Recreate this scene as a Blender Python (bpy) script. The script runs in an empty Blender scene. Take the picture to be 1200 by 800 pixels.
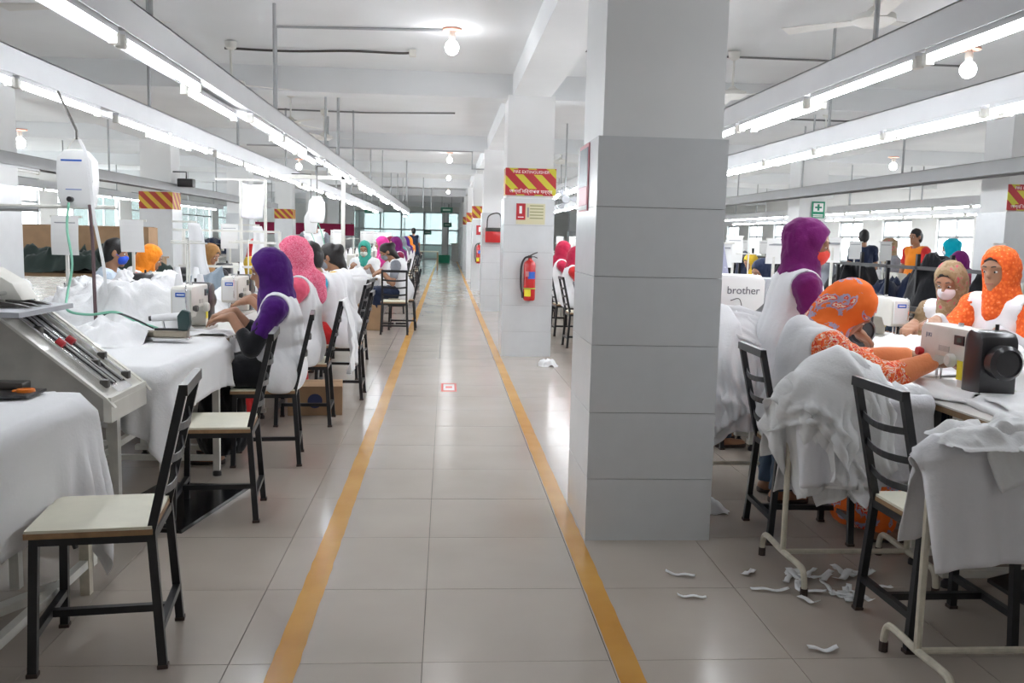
import bpy, bmesh, math, random
import numpy as np
from mathutils import Vector, Matrix

random.seed(7); RNG = np.random.RandomState(11)
SC = bpy.context.scene
COL = SC.collection
PI = math.pi

# ---------------------------------------------------------------- camera
cd = bpy.data.cameras.new('camera')
cam = bpy.data.objects.new('camera', cd); COL.objects.link(cam)
F_PX, CAM_H, VPX, VPY, ROLL = 1060.0, 1.36, 523.0, 277.0, 0.016
_d = Vector(((VPX-600)/F_PX, (400-VPY)/F_PX, -1)).normalized()
_a = Vector((1, -ROLL, 0)); _a.z = -(_a.x*_d.x+_a.y*_d.y)/_d.z; _a.normalize()
_z = _a.cross(_d)
cam.matrix_world = Matrix.Translation((0, 0, CAM_H)) @ Matrix((_a, _d, _z)).to_4x4()
cd.sensor_width = 36; cd.lens = 36*F_PX/1200; cd.clip_start = 0.05; cd.clip_end = 300
SC.camera = cam

# ---------------------------------------------------------------- world, exposure
w = bpy.data.worlds.new('world'); SC.world = w; w.use_nodes = True
nt = w.node_tree; nt.nodes.clear()
bg = nt.nodes.new('ShaderNodeBackground'); out = nt.nodes.new('ShaderNodeOutputWorld')
bg.inputs[0].default_value = (.90, .96, 1.0, 1); bg.inputs[1].default_value = 8.0
nt.links.new(bg.outputs[0], out.inputs[0])
SC.view_settings.view_transform = 'Standard'; SC.view_settings.look = 'None'
SC.view_settings.gamma = 1; SC.view_settings.use_curve_mapping = False
SC.view_settings.exposure = 0.17
TUBE_E, BULB_E = 45.0, 34.0
SC.cycles.max_bounces = 8; SC.cycles.diffuse_bounces = 5; SC.cycles.glossy_bounces = 4
SC.cycles.sample_clamp_indirect = 6.0
SC.cycles.use_denoising = True

# ---------------------------------------------------------------- materials
MATS = {}
def mat(name, col, rough=.6, metal=0, emit=None, estr=0, spec=.5, bump=0, bscale=40, var=0, vscale=6, coat=0, alpha=1, trans=0, sub=0, sheen=0):
    if name in MATS: return MATS[name]
    m = bpy.data.materials.new(name); m.use_nodes = True
    t = m.node_tree; b = t.nodes['Principled BSDF']
    c = (*col, 1) if len(col) == 3 else col
    b.inputs['Base Color'].default_value = c; b.inputs['Roughness'].default_value = rough
    b.inputs['Metallic'].default_value = metal; b.inputs['Specular IOR Level'].default_value = spec
    b.inputs['Coat Weight'].default_value = coat; b.inputs['Alpha'].default_value = alpha
    b.inputs['Transmission Weight'].default_value = trans
    b.inputs['Sheen Weight'].default_value = sheen
    if emit: b.inputs['Emission Color'].default_value = (*emit, 1); b.inputs['Emission Strength'].default_value = estr
    if bump or var:
        tc = t.nodes.new('ShaderNodeTexCoord')
    if var:
        n = t.nodes.new('ShaderNodeTexNoise'); n.inputs['Scale'].default_value = vscale; n.inputs['Detail'].default_value = 5
        t.links.new(tc.outputs['Object'], n.inputs['Vector'])
        r = t.nodes.new('ShaderNodeMapRange'); r.inputs[1].default_value = .3; r.inputs[2].default_value = .7
        r.inputs[3].default_value = 1-var; r.inputs[4].default_value = 1+var*.4
        t.links.new(n.outputs[0], r.inputs[0])
        mx = t.nodes.new('ShaderNodeMix'); mx.data_type = 'RGBA'; mx.blend_type = 'MULTIPLY'; mx.inputs[0].default_value = 1
        mx.inputs[6].default_value = c; t.links.new(r.outputs[0], mx.inputs[7]); t.links.new(mx.outputs[2], b.inputs['Base Color'])
    if bump:
        n2 = t.nodes.new('ShaderNodeTexNoise'); n2.inputs['Scale'].default_value = bscale; n2.inputs['Detail'].default_value = 4
        t.links.new(tc.outputs['Object'], n2.inputs['Vector'])
        bp = t.nodes.new('ShaderNodeBump'); bp.inputs['Strength'].default_value = bump; bp.inputs['Distance'].default_value = .02
        t.links.new(n2.outputs[0], bp.inputs['Height']); t.links.new(bp.outputs[0], b.inputs['Normal'])
    MATS[name] = m; return m

def ramp_mat(name, stops, kind='noise', scale=20, rough=.8, detail=3, dist=0, interp='CONSTANT'):
    """printed cloth: a texture through a colour ramp"""
    if name in MATS: return MATS[name]
    m = bpy.data.materials.new(name); m.use_nodes = True
    t = m.node_tree; b = t.nodes['Principled BSDF']; b.inputs['Roughness'].default_value = rough
    b.inputs['Specular IOR Level'].default_value = .2
    tc = t.nodes.new('ShaderNodeTexCoord')
    if kind == 'noise':
        n = t.nodes.new('ShaderNodeTexNoise'); n.inputs['Detail'].default_value = detail; n.inputs['Distortion'].default_value = dist
    else:
        n = t.nodes.new('ShaderNodeTexVoronoi')
    n.inputs['Scale'].default_value = scale
    t.links.new(tc.outputs['Object'], n.inputs['Vector'])
    cr = t.nodes.new('ShaderNodeValToRGB'); cr.color_ramp.interpolation = interp
    el = cr.color_ramp.elements
    while len(el) < len(stops): el.new(.5)
    for e, (p, c) in zip(el, stops): e.position = p; e.color = (*c, 1)
    t.links.new(n.outputs[0], cr.inputs[0]); t.links.new(cr.outputs[0], b.inputs['Base Color'])
    MATS[name] = m; return m

def stripe_mat(name, c1, c2, ang, period, off=0):
    """flat print: straight diagonal stripes in the sign's own coordinates (object x and z)"""
    m = bpy.data.materials.new(name); m.use_nodes = True
    t = m.node_tree; b = t.nodes['Principled BSDF']; b.inputs['Roughness'].default_value = .45
    tc = t.nodes.new('ShaderNodeTexCoord'); sx = t.nodes.new('ShaderNodeSeparateXYZ'); t.links.new(tc.outputs['Object'], sx.inputs[0])
    def M(op, a, bb):
        n = t.nodes.new('ShaderNodeMath'); n.operation = op
        for i, v in enumerate((a, bb)):
            if isinstance(v, (int, float)): n.inputs[i].default_value = v
            else: t.links.new(v, n.inputs[i])
        return n.outputs[0]
    xy = M('ADD', sx.outputs[0], sx.outputs[1])
    v = M('ADD', M('MULTIPLY', xy, math.cos(ang)), M('MULTIPLY', sx.outputs[2], math.sin(ang)))
    fr = M('FRACT', M('ADD', M('DIVIDE', v, period), off+50), 0)
    st = M('GREATER_THAN', fr, .55)
    mx = t.nodes.new('ShaderNodeMix'); mx.data_type = 'RGBA'; t.links.new(st, mx.inputs[0])
    mx.inputs[6].default_value = (*c1, 1); mx.inputs[7].default_value = (*c2, 1)
    t.links.new(mx.outputs[2], b.inputs['Base Color']); MATS[name] = m; return m

WHITE_PAINT = mat('white_paint', (.86, .865, .865), .75, var=.05, vscale=1.2)
CEIL = mat('ceiling_paint', (.80, .815, .825), .85, var=.06, vscale=.8)
WALLM = mat('wall_paint', (.80, .80, .78), .8, var=.04, vscale=.6)
COLTILE = mat('column_tile', (.685, .70, .715), .22, var=.03, vscale=9, spec=.45)
GROUT = mat('grout', (.16, .14, .125), .9)
TILEGROUT = mat('column_grout', (.30, .29, .29), .9)
BLACK = mat('black_steel', (.012, .012, .014), .38, spec=.5, var=.25, vscale=20)
RUST = mat('worn_black_foot', (.05, .03, .024), .6)
PLY = mat('cream_seat_board', (.76, .73, .60), .55, var=.06, vscale=12)
PLYEDGE = mat('plywood_edge', (.34, .20, .10), .6, var=.2, vscale=40)
WOOD = mat('brown_wood', (.30, .19, .10), .55, var=.25, vscale=18)
WSTEEL = mat('white_steel', (.72, .71, .66), .42, var=.12, vscale=14)
CREAMSTEEL = mat('cream_pipe', (.66, .61, .50), .4, var=.18, vscale=22)
GREYSTEEL = mat('grey_steel', (.42, .43, .44), .42, metal=.25, var=.1)
CHROME = mat('chrome', (.75, .75, .76), .18, metal=1)
DARKMETAL = mat('dark_metal', (.08, .075, .07), .4, metal=.6)
MACHINE = mat('machine_cream', (.72, .70, .64), .35, var=.06, vscale=9, coat=.15)
MACHW = mat('machine_white', (.82, .82, .81), .32, coat=.15)
MACHGREY = mat('machine_grey', (.50, .48, .44), .5, var=.15, vscale=10)
BLKPL = mat('black_plastic', (.022, .020, .022), .28, spec=.5)
GREYPL = mat('grey_plastic', (.42, .43, .46), .45)
CLOTH = mat('white_cloth', (.84, .84, .855), .92, spec=.12, bump=.10, bscale=60, var=.03, vscale=3, sheen=.15)
CLOTH2 = mat('white_cotton', (.86, .86, .87), .92, spec=.1, bump=.12, bscale=90, sheen=.15)
CLOTH3 = mat('pale_grey_cloth', (.80, .79, .82), .92, spec=.1, bump=.12, bscale=70)
PAPER = mat('paper', (.85, .85, .84), .7)
PRINT = mat('printed_grey', (.30, .31, .33), .7)
RED = mat('sign_red', (.45, .022, .03), .4)
EXTRED = mat('extinguisher_red', (.47, .018, .02), .25, coat=.3)
YEL = mat('label_yellow', (.85, .72, .04), .45)
GRN = mat('sign_green', (.02, .30, .17), .45)
WPRINT = mat('white_print', (.9, .9, .9), .5)
BLUE = mat('badge_blue', (.03, .12, .50), .35)
CARD = mat('cardboard', (.40, .25, .14), .8, var=.12, vscale=8)
SKIN = mat('skin', (.34, .175, .105), .5, spec=.35, var=.08, vscale=14)
SKIN2 = mat('skin_dark', (.22, .11, .066), .5, spec=.35, var=.08, vscale=14)
HAIR = mat('black_hair', (.012, .010, .010), .5, spec=.4, bump=.2, bscale=90)
EYEW = mat('eye_white', (.8, .8, .78), .25)
EYED = mat('eye_dark', (.012, .009, .008), .2)
LIP = mat('lip', (.30, .09, .075), .5)
GLASS = mat('pane_glass', (.80, .95, .93), .04, trans=.0, alpha=.22, spec=.6)

def mat_tube():
    m = mat('tube_glow', (1, 1, 1), .4, emit=(.92, .957, 1.0), estr=TUBE_E); return m
TUBE = mat_tube()
BULB = mat('bulb_glow', (1, 1, 1), .4, emit=(.96, .97, 1.0), estr=BULB_E)
TUBEOFF = mat('tube_off', (.85, .85, .83), .3)

# ---------------------------------------------------------------- mesh helpers
class MB:
    def __init__(s): s.v = []; s.f = []; s.sm = []
    def add(s, v, f, smooth=False):
        o = len(s.v); s.v += [tuple(p) for p in v]; s.f += [tuple(i+o for i in q) for q in f]; s.sm += [smooth]*len(f); return s
    def box(s, lo, hi, b=0):
        return s.hexa([(lo[0], lo[1], lo[2]), (hi[0], lo[1], lo[2]), (hi[0], hi[1], lo[2]), (lo[0], hi[1], lo[2]),
                       (lo[0], lo[1], hi[2]), (hi[0], lo[1], hi[2]), (hi[0], hi[1], hi[2]), (lo[0], hi[1], hi[2])])
    def bbox(s, lo, hi, b):
        """bevelled box"""
        bm = bmesh.new(); bmesh.ops.create_cube(bm, size=1)
        for v in bm.verts:
            v.co = Vector([(lo[i]+hi[i])/2 + v.co[i]*(hi[i]-lo[i]) for i in range(3)])
        bmesh.ops.bevel(bm, geom=list(bm.edges), offset=b, segments=2, profile=.6, affect='EDGES')
        bm.verts.index_update()
        s.add([v.co[:] for v in bm.verts], [[v.index for v in f.verts] for f in bm.faces], True); bm.free(); return s
    def hexa(s, p): return s.add(p, [(3, 2, 1, 0), (4, 5, 6, 7), (0, 1, 5, 4), (1, 2, 6, 5), (2, 3, 7, 6), (3, 0, 4, 7)])
    def bar(s, a, b, w, h=None, up=(0, 0, 1)):
        """square bar from a to b"""
        h = h or w; a, b = Vector(a), Vector(b); d = (b-a).normalized(); u = Vector(up)
        if abs(d.dot(u)) > .97: u = Vector((0, 1, 0))
        x = d.cross(u).normalized(); y = x.cross(d)
        c = [(-1, -1), (1, -1), (1, 1), (-1, 1)]
        return s.hexa([a+x*w/2*i+y*h/2*j for i, j in c]+[b+x*w/2*i+y*h/2*j for i, j in c])
    def tube(s, pts, r, n=8, close=True):
        P = [Vector(p) for p in pts]; R = r if isinstance(r, (list, tuple)) else [r]*len(P)
        v = []; f = []; t0 = (P[1]-P[0]).normalized()
        u = Vector((0, 0, 1)) if abs(t0.z) < .9 else Vector((1, 0, 0))
        u = (u-t0*u.dot(t0)).normalized()
        for i, p in enumerate(P):
            if i == 0: t = P[1]-P[0]
            elif i == len(P)-1: t = P[-1]-P[-2]
            else: t = (P[i+1]-P[i]).normalized()+(P[i]-P[i-1]).normalized()
            t.normalize(); u = (u-t*u.dot(t))
            u = u.normalized() if u.length > 1e-6 else Vector((1, 0, 0)); w2 = t.cross(u)
            for k in range(n):
                a = 2*PI*k/n; v.append(p+(u*math.cos(a)+w2*math.sin(a))*R[i])
        for i in range(len(P)-1):
            for k in range(n):
                f.append((i*n+k, i*n+(k+1) % n, (i+1)*n+(k+1) % n, (i+1)*n+k))
        s.add(v, f, True)
        if close:
            o = len(s.v)-len(v)
            s.f += [tuple(o+k for k in range(n-1, -1, -1)), tuple(o+(len(P)-1)*n+k for k in range(n))]; s.sm += [False, False]
        return s
    def lathe(s, prof, c=(0, 0, 0), n=20, axis='z'):
        v = []; f = []
        for r, h in prof:
            for k in range(n):
                a = 2*PI*k/n; x, y = r*math.cos(a), r*math.sin(a)
                p = (x, y, h) if axis == 'z' else ((h, x, y) if axis == 'x' else (y, h, x))
                v.append((c[0]+p[0], c[1]+p[1], c[2]+p[2]))
        m = len(prof)
        for i in range(m-1):
            for k in range(n): f.append((i*n+k, i*n+(k+1) % n, (i+1)*n+(k+1) % n, (i+1)*n+k))
        f.append(tuple(range(n-1, -1, -1))); f.append(tuple((m-1)*n+k for k in range(n)))
        return s.add(v, f, True)
    def ball(s, c, r, n=14, m=9):
        r = r if isinstance(r, (list, tuple)) else (r, r, r); v = [(c[0], c[1], c[2]-r[2])]; f = []
        for i in range(1, m):
            t = PI*i/m-PI/2
            for k in range(n):
                a = 2*PI*k/n; v.append((c[0]+r[0]*math.cos(t)*math.cos(a), c[1]+r[1]*math.cos(t)*math.sin(a), c[2]+r[2]*math.sin(t)))
        v.append((c[0], c[1], c[2]+r[2])); L = len(v)-1
        for k in range(n):
            f.append((0, 1+(k+1) % n, 1+k)); f.append((L, 1+(m-2)*n+k, 1+(m-2)*n+(k+1) % n))
        for i in range(m-2):
            for k in range(n):
                a = 1+i*n; f.append((a+k, a+(k+1) % n, a+n+(k+1) % n, a+n+k))
        return s.add(v, f, True)
    def prism(s, poly, lo, hi, plane='xz', bev=0):
        """extrude a 2-D outline; plane 'xz' extrudes along y, 'yz' along x, 'xy' along z"""
        bm = bmesh.new()
        def P(a, b, h): return {'xz': (a, h, b), 'yz': (h, a, b), 'xy': (a, b, h)}[plane]
        v0 = [bm.verts.new(P(a, b, lo)) for a, b in poly]; v1 = [bm.verts.new(P(a, b, hi)) for a, b in poly]
        n = len(poly); bm.faces.new(v0[::-1]); bm.faces.new(v1)
        for i in range(n): bm.faces.new((v0[i], v0[(i+1) % n], v1[(i+1) % n], v1[i]))
        bmesh.ops.recalc_face_normals(bm, faces=bm.faces)
        if bev:
            bmesh.ops.bevel(bm, geom=list(bm.edges), offset=bev, segments=2, profile=.6, affect='EDGES')
        bm.verts.index_update()
        s.add([v.co[:] for v in bm.verts], [[v.index for v in f.verts] for f in bm.faces], bev > 0); bm.free(); return s
    def mesh(s, name, m):
        me = bpy.data.meshes.new(name); me.from_pydata(s.v, [], s.f); me.materials.append(m)
        me.polygons.foreach_set('use_smooth', s.sm); me.update()
        bm = bmesh.new(); bm.from_mesh(me); bmesh.ops.recalc_face_normals(bm, faces=bm.faces); bm.to_mesh(me); bm.free()
        if any(s.sm):
            try: me.set_sharp_from_angle(angle=math.radians(40))
            except Exception: pass
        return me
    def obj(s, name, m, parent=None, loc=None, rz=0):
        return link(name, s.mesh(name, m), parent, loc, rz)

def link(name, me, parent=None, loc=None, rz=0):
    o = bpy.data.objects.new(name, me); COL.objects.link(o)
    if loc is not None: o.location = loc
    if rz: o.rotation_euler = (0, 0, rz)
    if parent is not None: o.parent = parent
    return o
def tag(o, label=None, cat=None, group=None, kind=None):
    if label: o['label'] = label
    if cat: o['category'] = cat
    if group: o['group'] = group
    if kind: o['kind'] = kind
    return o
def thing(name, label, cat, loc=(0, 0, 0), rz=0, group=None):
    o = link(name, None, None, loc, rz); o.empty_display_size = .05
    return tag(o, label, cat, group)
def struct(o, label=None): o['kind'] = 'structure'; return tag(o, label)
def dup(root, loc, rz=0, label=None, group=None):
    r = root.copy(); COL.objects.link(r); r.location = loc; r.rotation_euler = (0, 0, rz)
    if label: r['label'] = label
    if group: r['group'] = group
    for ch in KIDS.setdefault(root.name, list(root.children)):
        c = ch.copy(); COL.objects.link(c); c.parent = r
        for g in KIDS.setdefault(ch.name, list(ch.children)):
            d = g.copy(); COL.objects.link(d); d.parent = c
    return r
KIDS = {}
def text_mesh(name, body, size, m, parent, loc, rot, align='CENTER', depth=.0008):
    cu = bpy.data.curves.new(name, 'FONT'); cu.body = body; cu.size = size; cu.align_x = align; cu.align_y = 'CENTER'; cu.extrude = depth
    o = bpy.data.objects.new(name, cu); COL.objects.link(o)
    dg = bpy.context.evaluated_depsgraph_get(); dg.update()
    me = bpy.data.meshes.new_from_object(o.evaluated_get(dg)); bpy.data.objects.remove(o); bpy.data.curves.remove(cu)
    me.materials.clear(); me.materials.append(m)
    t = link(name, me, parent, loc); t.rotation_euler = rot
    return t
def catenary(a, b, sag, n=12):
    a, b = Vector(a), Vector(b)
    return [a.lerp(b, i/n)-Vector((0, 0, sag*4*(i/n)*(1-i/n))) for i in range(n+1)]
def smooth_path(pts, sub=6):
    P = [Vector(p) for p in pts]; P = [P[0]*2-P[1]]+P+[P[-1]*2-P[-2]]; o = []
    for i in range(1, len(P)-2):
        for k in range(sub):
            t = k/sub; a, b, c, d = P[i-1:i+3]
            o.append(.5*((2*b)+(c-a)*t+(2*a-5*b+4*c-d)*t*t+(3*b-a-3*c+d)*t**3))
    o.append(P[-2]); return o
# ================================================================ the building
T = .61; JX, JY = -.055, 2.78          # floor tile module and one joint
FX0, FX1, FY0, FY1 = -11.6, 12.9, -1.0, 57.0
CEIL_Z = 3.2

def floor_material(tiled):
    m = bpy.data.materials.new('polished_floor_tile' if not tiled else 'polished_floor'); m.use_nodes = True
    t = m.node_tree; b = t.nodes['Principled BSDF']; L = t.links
    geo = t.nodes.new('ShaderNodeNewGeometry')
    n = t.nodes.new('ShaderNodeTexNoise'); n.inputs['Scale'].default_value = 1.1; n.inputs['Detail'].default_value = 6
    L.new(geo.outputs['Position'], n.inputs['Vector'])
    cr = t.nodes.new('ShaderNodeValToRGB'); cr.color_ramp.elements[0].position = .3; cr.color_ramp.elements[1].position = .72
    cr.color_ramp.elements[0].color = (.415, .362, .315, 1); cr.color_ramp.elements[1].color = (.497, .44, .387, 1)
    L.new(n.outputs[0], cr.inputs[0]); src = cr.outputs[0]
    n3 = t.nodes.new('ShaderNodeTexNoise'); n3.inputs['Scale'].default_value = 3.5; n3.inputs['Detail'].default_value = 8
    L.new(geo.outputs['Position'], n3.inputs['Vector'])
    r = t.nodes.new('ShaderNodeMapRange'); r.inputs[3].default_value = .12; r.inputs[4].default_value = .24
    L.new(n3.outputs[0], r.inputs[0]); L.new(r.outputs[0], b.inputs['Roughness'])
    if tiled:
        mp = t.nodes.new('ShaderNodeMapping'); mp.inputs['Location'].default_value = (-JX+T*100, -JY+T*100, 0)
        L.new(geo.outputs['Position'], mp.inputs['Vector'])
        br = t.nodes.new('ShaderNodeTexBrick'); br.offset = 0; br.squash = 1
        br.inputs['Scale'].default_value = 1; br.inputs['Brick Width'].default_value = T; br.inputs['Row Height'].default_value = T
        br.inputs['Mortar Size'].default_value = .0022; br.inputs['Mortar Smooth'].default_value = .1
        L.new(mp.outputs[0], br.inputs['Vector']); L.new(src, br.inputs['Color1']); L.new(src, br.inputs['Color2'])
        br.inputs['Mortar'].default_value = (.2, .18, .16, 1); src = br.outputs[0]
    L.new(src, b.inputs['Base Color']); b.inputs['Specular IOR Level'].default_value = .55
    return m
FLOORT, FLOORB = floor_material(False), floor_material(True)

# floor: bed of grout under single tiles near the camera, tiled surface beyond
NX0, NX1, NY0, NY1 = -4, 6, -5, 12       # tile indices built one by one
bx0, bx1, by0, by1 = JX+NX0*T, JX+NX1*T, JY+NY0*T, JY+NY1*T
floor = MB().box((FX0, FY0, -.10), (FX1, FY1, -.006)).obj('floor', GROUT); struct(floor, 'polished beige floor of large square tiles')
far = MB()
for lo, hi in (((FX0, by1), (FX1, FY1)), ((FX0, FY0), (bx0, by1)), ((bx1, FY0), (FX1, by1)), ((bx0, FY0), (bx1, by0))):
    far.box((lo[0], lo[1], -.006), (hi[0], hi[1], 0))
ff = far.obj('tile_field', FLOORB, floor)
g = .0013
tile_me = MB().box((g, g, -.006), (T-g, T-g, 0)).mesh('tile', FLOORT)
for i in range(NX0, NX1):
    for j in range(NY0, NY1):
        link('tile', tile_me, floor, (JX+i*T, JY+j*T, RNG.uniform(-.0003, .0003)))

# yellow aisle lines, worn at the edges
def line_mat():
    m = bpy.data.materials.new('yellow_tape'); m.use_nodes = True; t = m.node_tree; b = t.nodes['Principled BSDF']
    geo = t.nodes.new('ShaderNodeNewGeometry'); n = t.nodes.new('ShaderNodeTexNoise'); n.inputs['Scale'].default_value = 2.5; n.inputs['Detail'].default_value = 7
    t.links.new(geo.outputs['Position'], n.inputs['Vector'])
    cr = t.nodes.new('ShaderNodeValToRGB'); cr.color_ramp.elements[0].position = .3; cr.color_ramp.elements[1].position = .75
    cr.color_ramp.elements[0].color = (.50, .235, .035, 1); cr.color_ramp.elements[1].color = (.66, .36, .075, 1)
    t.links.new(n.outputs[0], cr.inputs[0]); t.links.new(cr.outputs[0], b.inputs['Base Color']); b.inputs['Roughness'].default_value = .25
    return m
LINEM = line_mat()
for k, (x0, x1, lab) in enumerate(((-.532, -.444, 'left'), (.562, .644, 'right'))):
    v = []; f = []; N = 420
    for i in range(N+1):
        y = .5+(55-.5)*(i/N)**1.6
        v += [(x0+RNG.uniform(-.0022, .0022), y, .0012), (x1+RNG.uniform(-.0022, .0022), y, .0012)]
    for i in range(N): f.append((2*i, 2*i+1, 2*i+3, 2*i+2))
    o = MB().add(v, f).obj('trim_%d' % (k+1), LINEM); struct(o, 'worn yellow line along the %s side of the aisle' % lab)

# ceiling and beams
ceiling = MB().box((FX0, FY0, CEIL_Z), (FX1, FY1, CEIL_Z+.2)).obj('ceiling', CEIL); struct(ceiling, 'white painted concrete ceiling')
COLY = [3.957+6.42*i for i in range(-1, 9)]
COLX = [-5.2, .94, 6.9]
beams = MB()
for y in COLY:
    o = MB().box((FX0, y+.12, 2.93), (FX1, y+.50, CEIL_Z+.01)).obj('beam', CEIL, ceiling)
for x in COLX:
    o = MB().box((x-.215, FY0, 2.95), (x+.215, FY1, CEIL_Z+.01)).obj('beam', CEIL, ceiling)

# columns: painted core, clad in single tiles to 1.81 m
TH = .305
def col_tiles(parent, hw, dp, first, faces):
    """parent origin at floor, front centre; tile rows from the top down (bottom row is a cut piece)"""
    th = .018
    zs = [1.812-TH*i for i in range(6)]+[0]
    for i in range(6):
        z1, z0 = zs[i]-.0012, zs[i+1]+(.0012 if zs[i+1] > 0 else 0)
        z0 = max(z0, 0)
        key = ('f', round(hw, 3), i)
        if 'f' in faces: MB().box((-hw, 0, z0), (hw, th, z1)).obj('tile', COLTILE, parent)
        if 'l' in faces: MB().box((-hw, th+.0015, z0), (-hw+th, dp, z1)).obj('tile', COLTILE, parent)
        if 'r' in faces: MB().box((hw-th, th+.0015, z0), (hw, dp, z1)).obj('tile', COLTILE, parent)
n = 0
for cx in COLX:
    for y in COLY[1:]:
        if cx != .94 and y < 8: continue
        c = thing('column', 'square white tiled column', 'column', (cx, y, 0)); c['kind'] = 'structure'; del c['category']
        hw, dp = .288, .60
        near = (cx == .94 and y < 18)
        if near:
            MB().box((-hw+.0165, .0165, 0), (hw-.0165, dp-.001, 1.808)).obj('backing', TILEGROUT, c)
            MB().box((-hw+.022, .022, 1.800), (hw-.022, dp-.02, 2.96)).obj('painted_shaft', WHITE_PAINT, c)
            col_tiles(c, hw, dp, y < 5, 'flr')
        else:
            MB().box((-hw, 0, 0), (hw, dp, 1.81)).obj('cladding', COLTILE, c)
            MB().box((-hw+.022, .022, 1.80), (hw-.022, dp-.02, 2.96)).obj('painted_shaft', WHITE_PAINT, c)
        c['label'] = {(.94, 0): 'grey tiled square column nearest the camera, right of the aisle', (.94, 1): 'white tiled column carrying the fire extinguisher beside the aisle'}.get((cx, COLY.index(y)-1), 'white tiled column in the row %s' % {-5.2: 'beyond the left sewing line', .94: 'along the aisle, far end', 6.9: 'at the right, before the windows'}[cx])
        n += 1

# outer walls with window bands
def window_wall(name, x, sgn, z0, z1, ys, wlab, mull, depth=.18):
    """side wall at x with openings (y0,y1) between z0 and z1"""
    a, b = (x-depth, x) if sgn < 0 else (x, x+depth)
    m = MB(); m.box((a, FY0, -.1), (b, FY1, z0)); m.box((a, FY0, z1), (b, FY1, CEIL_Z+.2))
    e = [FY0]+[q for p in ys for q in p]+[FY1]
    for i in range(0, len(e), 2): m.box((a, e[i], z0), (b, e[i+1], z1))
    wl = struct(m.obj(name, WALLM), wlab)
    for k, (y0, y1) in enumerate(ys):
        WIN[0] += 1
        r = link('window_%d' % WIN[0], None, None, (0, 0, 0)); struct(r, 'bright window in the %s' % wlab)
        xm = (a+b)/2; fr = MB()
        for zz in (z0+.03, z1-.03, z0+(z1-z0)*.62): fr.box((xm-.03, y0, zz-.03), (xm+.03, y1, zz+.03))
        fr.obj('window_frame', GREYSTEEL, r)
        nm = max(1, round((y1-y0)/mull))
        for q in range(nm+1):
            yy = y0+(y1-y0)*q/nm; MB().box((xm-.03, yy-.025, z0), (xm+.03, yy+.025, z1)).obj('mullion', GREYSTEEL, r)
        for q in range(nm):
            MB().box((xm-.004, y0+(y1-y0)*q/nm+.025, z0+.06), (xm+.004, y0+(y1-y0)*(q+1)/nm-.025, z1-.06)).obj('pane', GLASS, r)
WIN = [0]
window_wall('wall_left', FX0, -1, .95, 2.72, [(9+6.42*i, 14.2+6.42*i) for i in range(7)], 'left outer wall', 1.3)
window_wall('wall_right', FX1, 1, .85, 2.15, [(6.5+3.0*i, 8.2+3.0*i) for i in range(14)], 'right outer wall', .85)
struct(MB().box((FX0-.2, FY0-.2, -.1), (FX1+.2, FY0, CEIL_Z+.2)).obj('wall_back', WALLM), 'wall behind the camera')

# glazed partition and front wall at the far end
GL = mat('frosted_teal_glass', (.55, .80, .78), .25, alpha=.25, spec=.5)
END = 53.0
o = MB(); o.box((FX0, END, -.1), (-6.2, END+.2, CEIL_Z+.2)); o.box((6.0, END, -.1), (FX1, END+.2, CEIL_Z+.2)); o.box((-6.2, END, 2.75), (6.0, END+.2, CEIL_Z+.2))
struct(o.obj('wall_far', WALLM), 'far wall around the glazed partition')
r = link('window_%d' % (WIN[0]+1), None, None); struct(r, 'teal glazed partition closing the far end of the hall'); WIN[0] += 1
xs = [-6.2, -5.0, -3.8, -2.6, -1.3, -.1, .1, 1.35, 2.6, 3.8, 5.0, 6.0]
for i, x in enumerate(xs):
    wd = .16 if x in (-.1,) else .04
    MB().box((x-wd, END-.02, 0), (x+wd, END+.10, 2.76)).obj('mullion', WHITE_PAINT if wd > .1 else GREYSTEEL, r)
for z in (.05, .85, 1.7, 2.70):
    MB().box((-6.2, END, z-.04), (6.0, END+.08, z+.04)).obj('transom', GREYSTEEL, r)
for i in range(len(xs)-1):
    for z0, z1 in ((.09, .81), (.89, 1.66), (1.74, 2.66)):
        if xs[i+1]-xs[i] > .5: MB().box((xs[i]+.04, END+.03, z0), (xs[i+1]-.04, END+.045, z1)).obj('pane', GL, r)
# lobby beyond the glass, dark wall added outside to dim the left windows
m = MB(); m.box((FX0, FY1, -.1), (FX1, FY1+.2, .8)); m.box((FX0, FY1, 2.8), (FX1, FY1+.2, CEIL_Z+.2)); m.box((FX0, FY1, .8), (-6.5, FY1+.2, 2.8)); m.box((6.5, FY1, .8), (FX1, FY1+.2, 2.8))
struct(m.obj('wall_lobby', mat('pale_teal_paint', (.60, .74, .72), .8)), 'pale teal lobby wall beyond the glass')
r = link('window_%d' % (WIN[0]+1), None, None); struct(r, 'tinted lobby window added to brighten the view beyond the glass partition'); WIN[0] += 1  # added opening: lets sky through to brighten the lobby
TINT = mat('tinted_glass', (.60, .82, .79), .3, alpha=.64)
for k in range(10):
    MB().box((-6.5+1.3*k+.03, FY1+.09, .83), (-5.2+1.3*k-.03, FY1+.10, 2.77)).obj('pane', TINT, r); MB().box((-6.5+1.3*k-.03, FY1+.06, .8), (-6.5+1.3*k+.03, FY1+.13, 2.8)).obj('mullion', GREYSTEEL, r)
struct(MB().box((-15.5, 39.0, -.1), (-15.0, 90, 9)).obj('wall_dimmer', mat('shaded_plaster', (.075, .095, .09), .9, var=.4, vscale=.4)), 'dark green-grey wall added next door to dim the left windows')  # shade put into the colour so the panes stay dim
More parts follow.
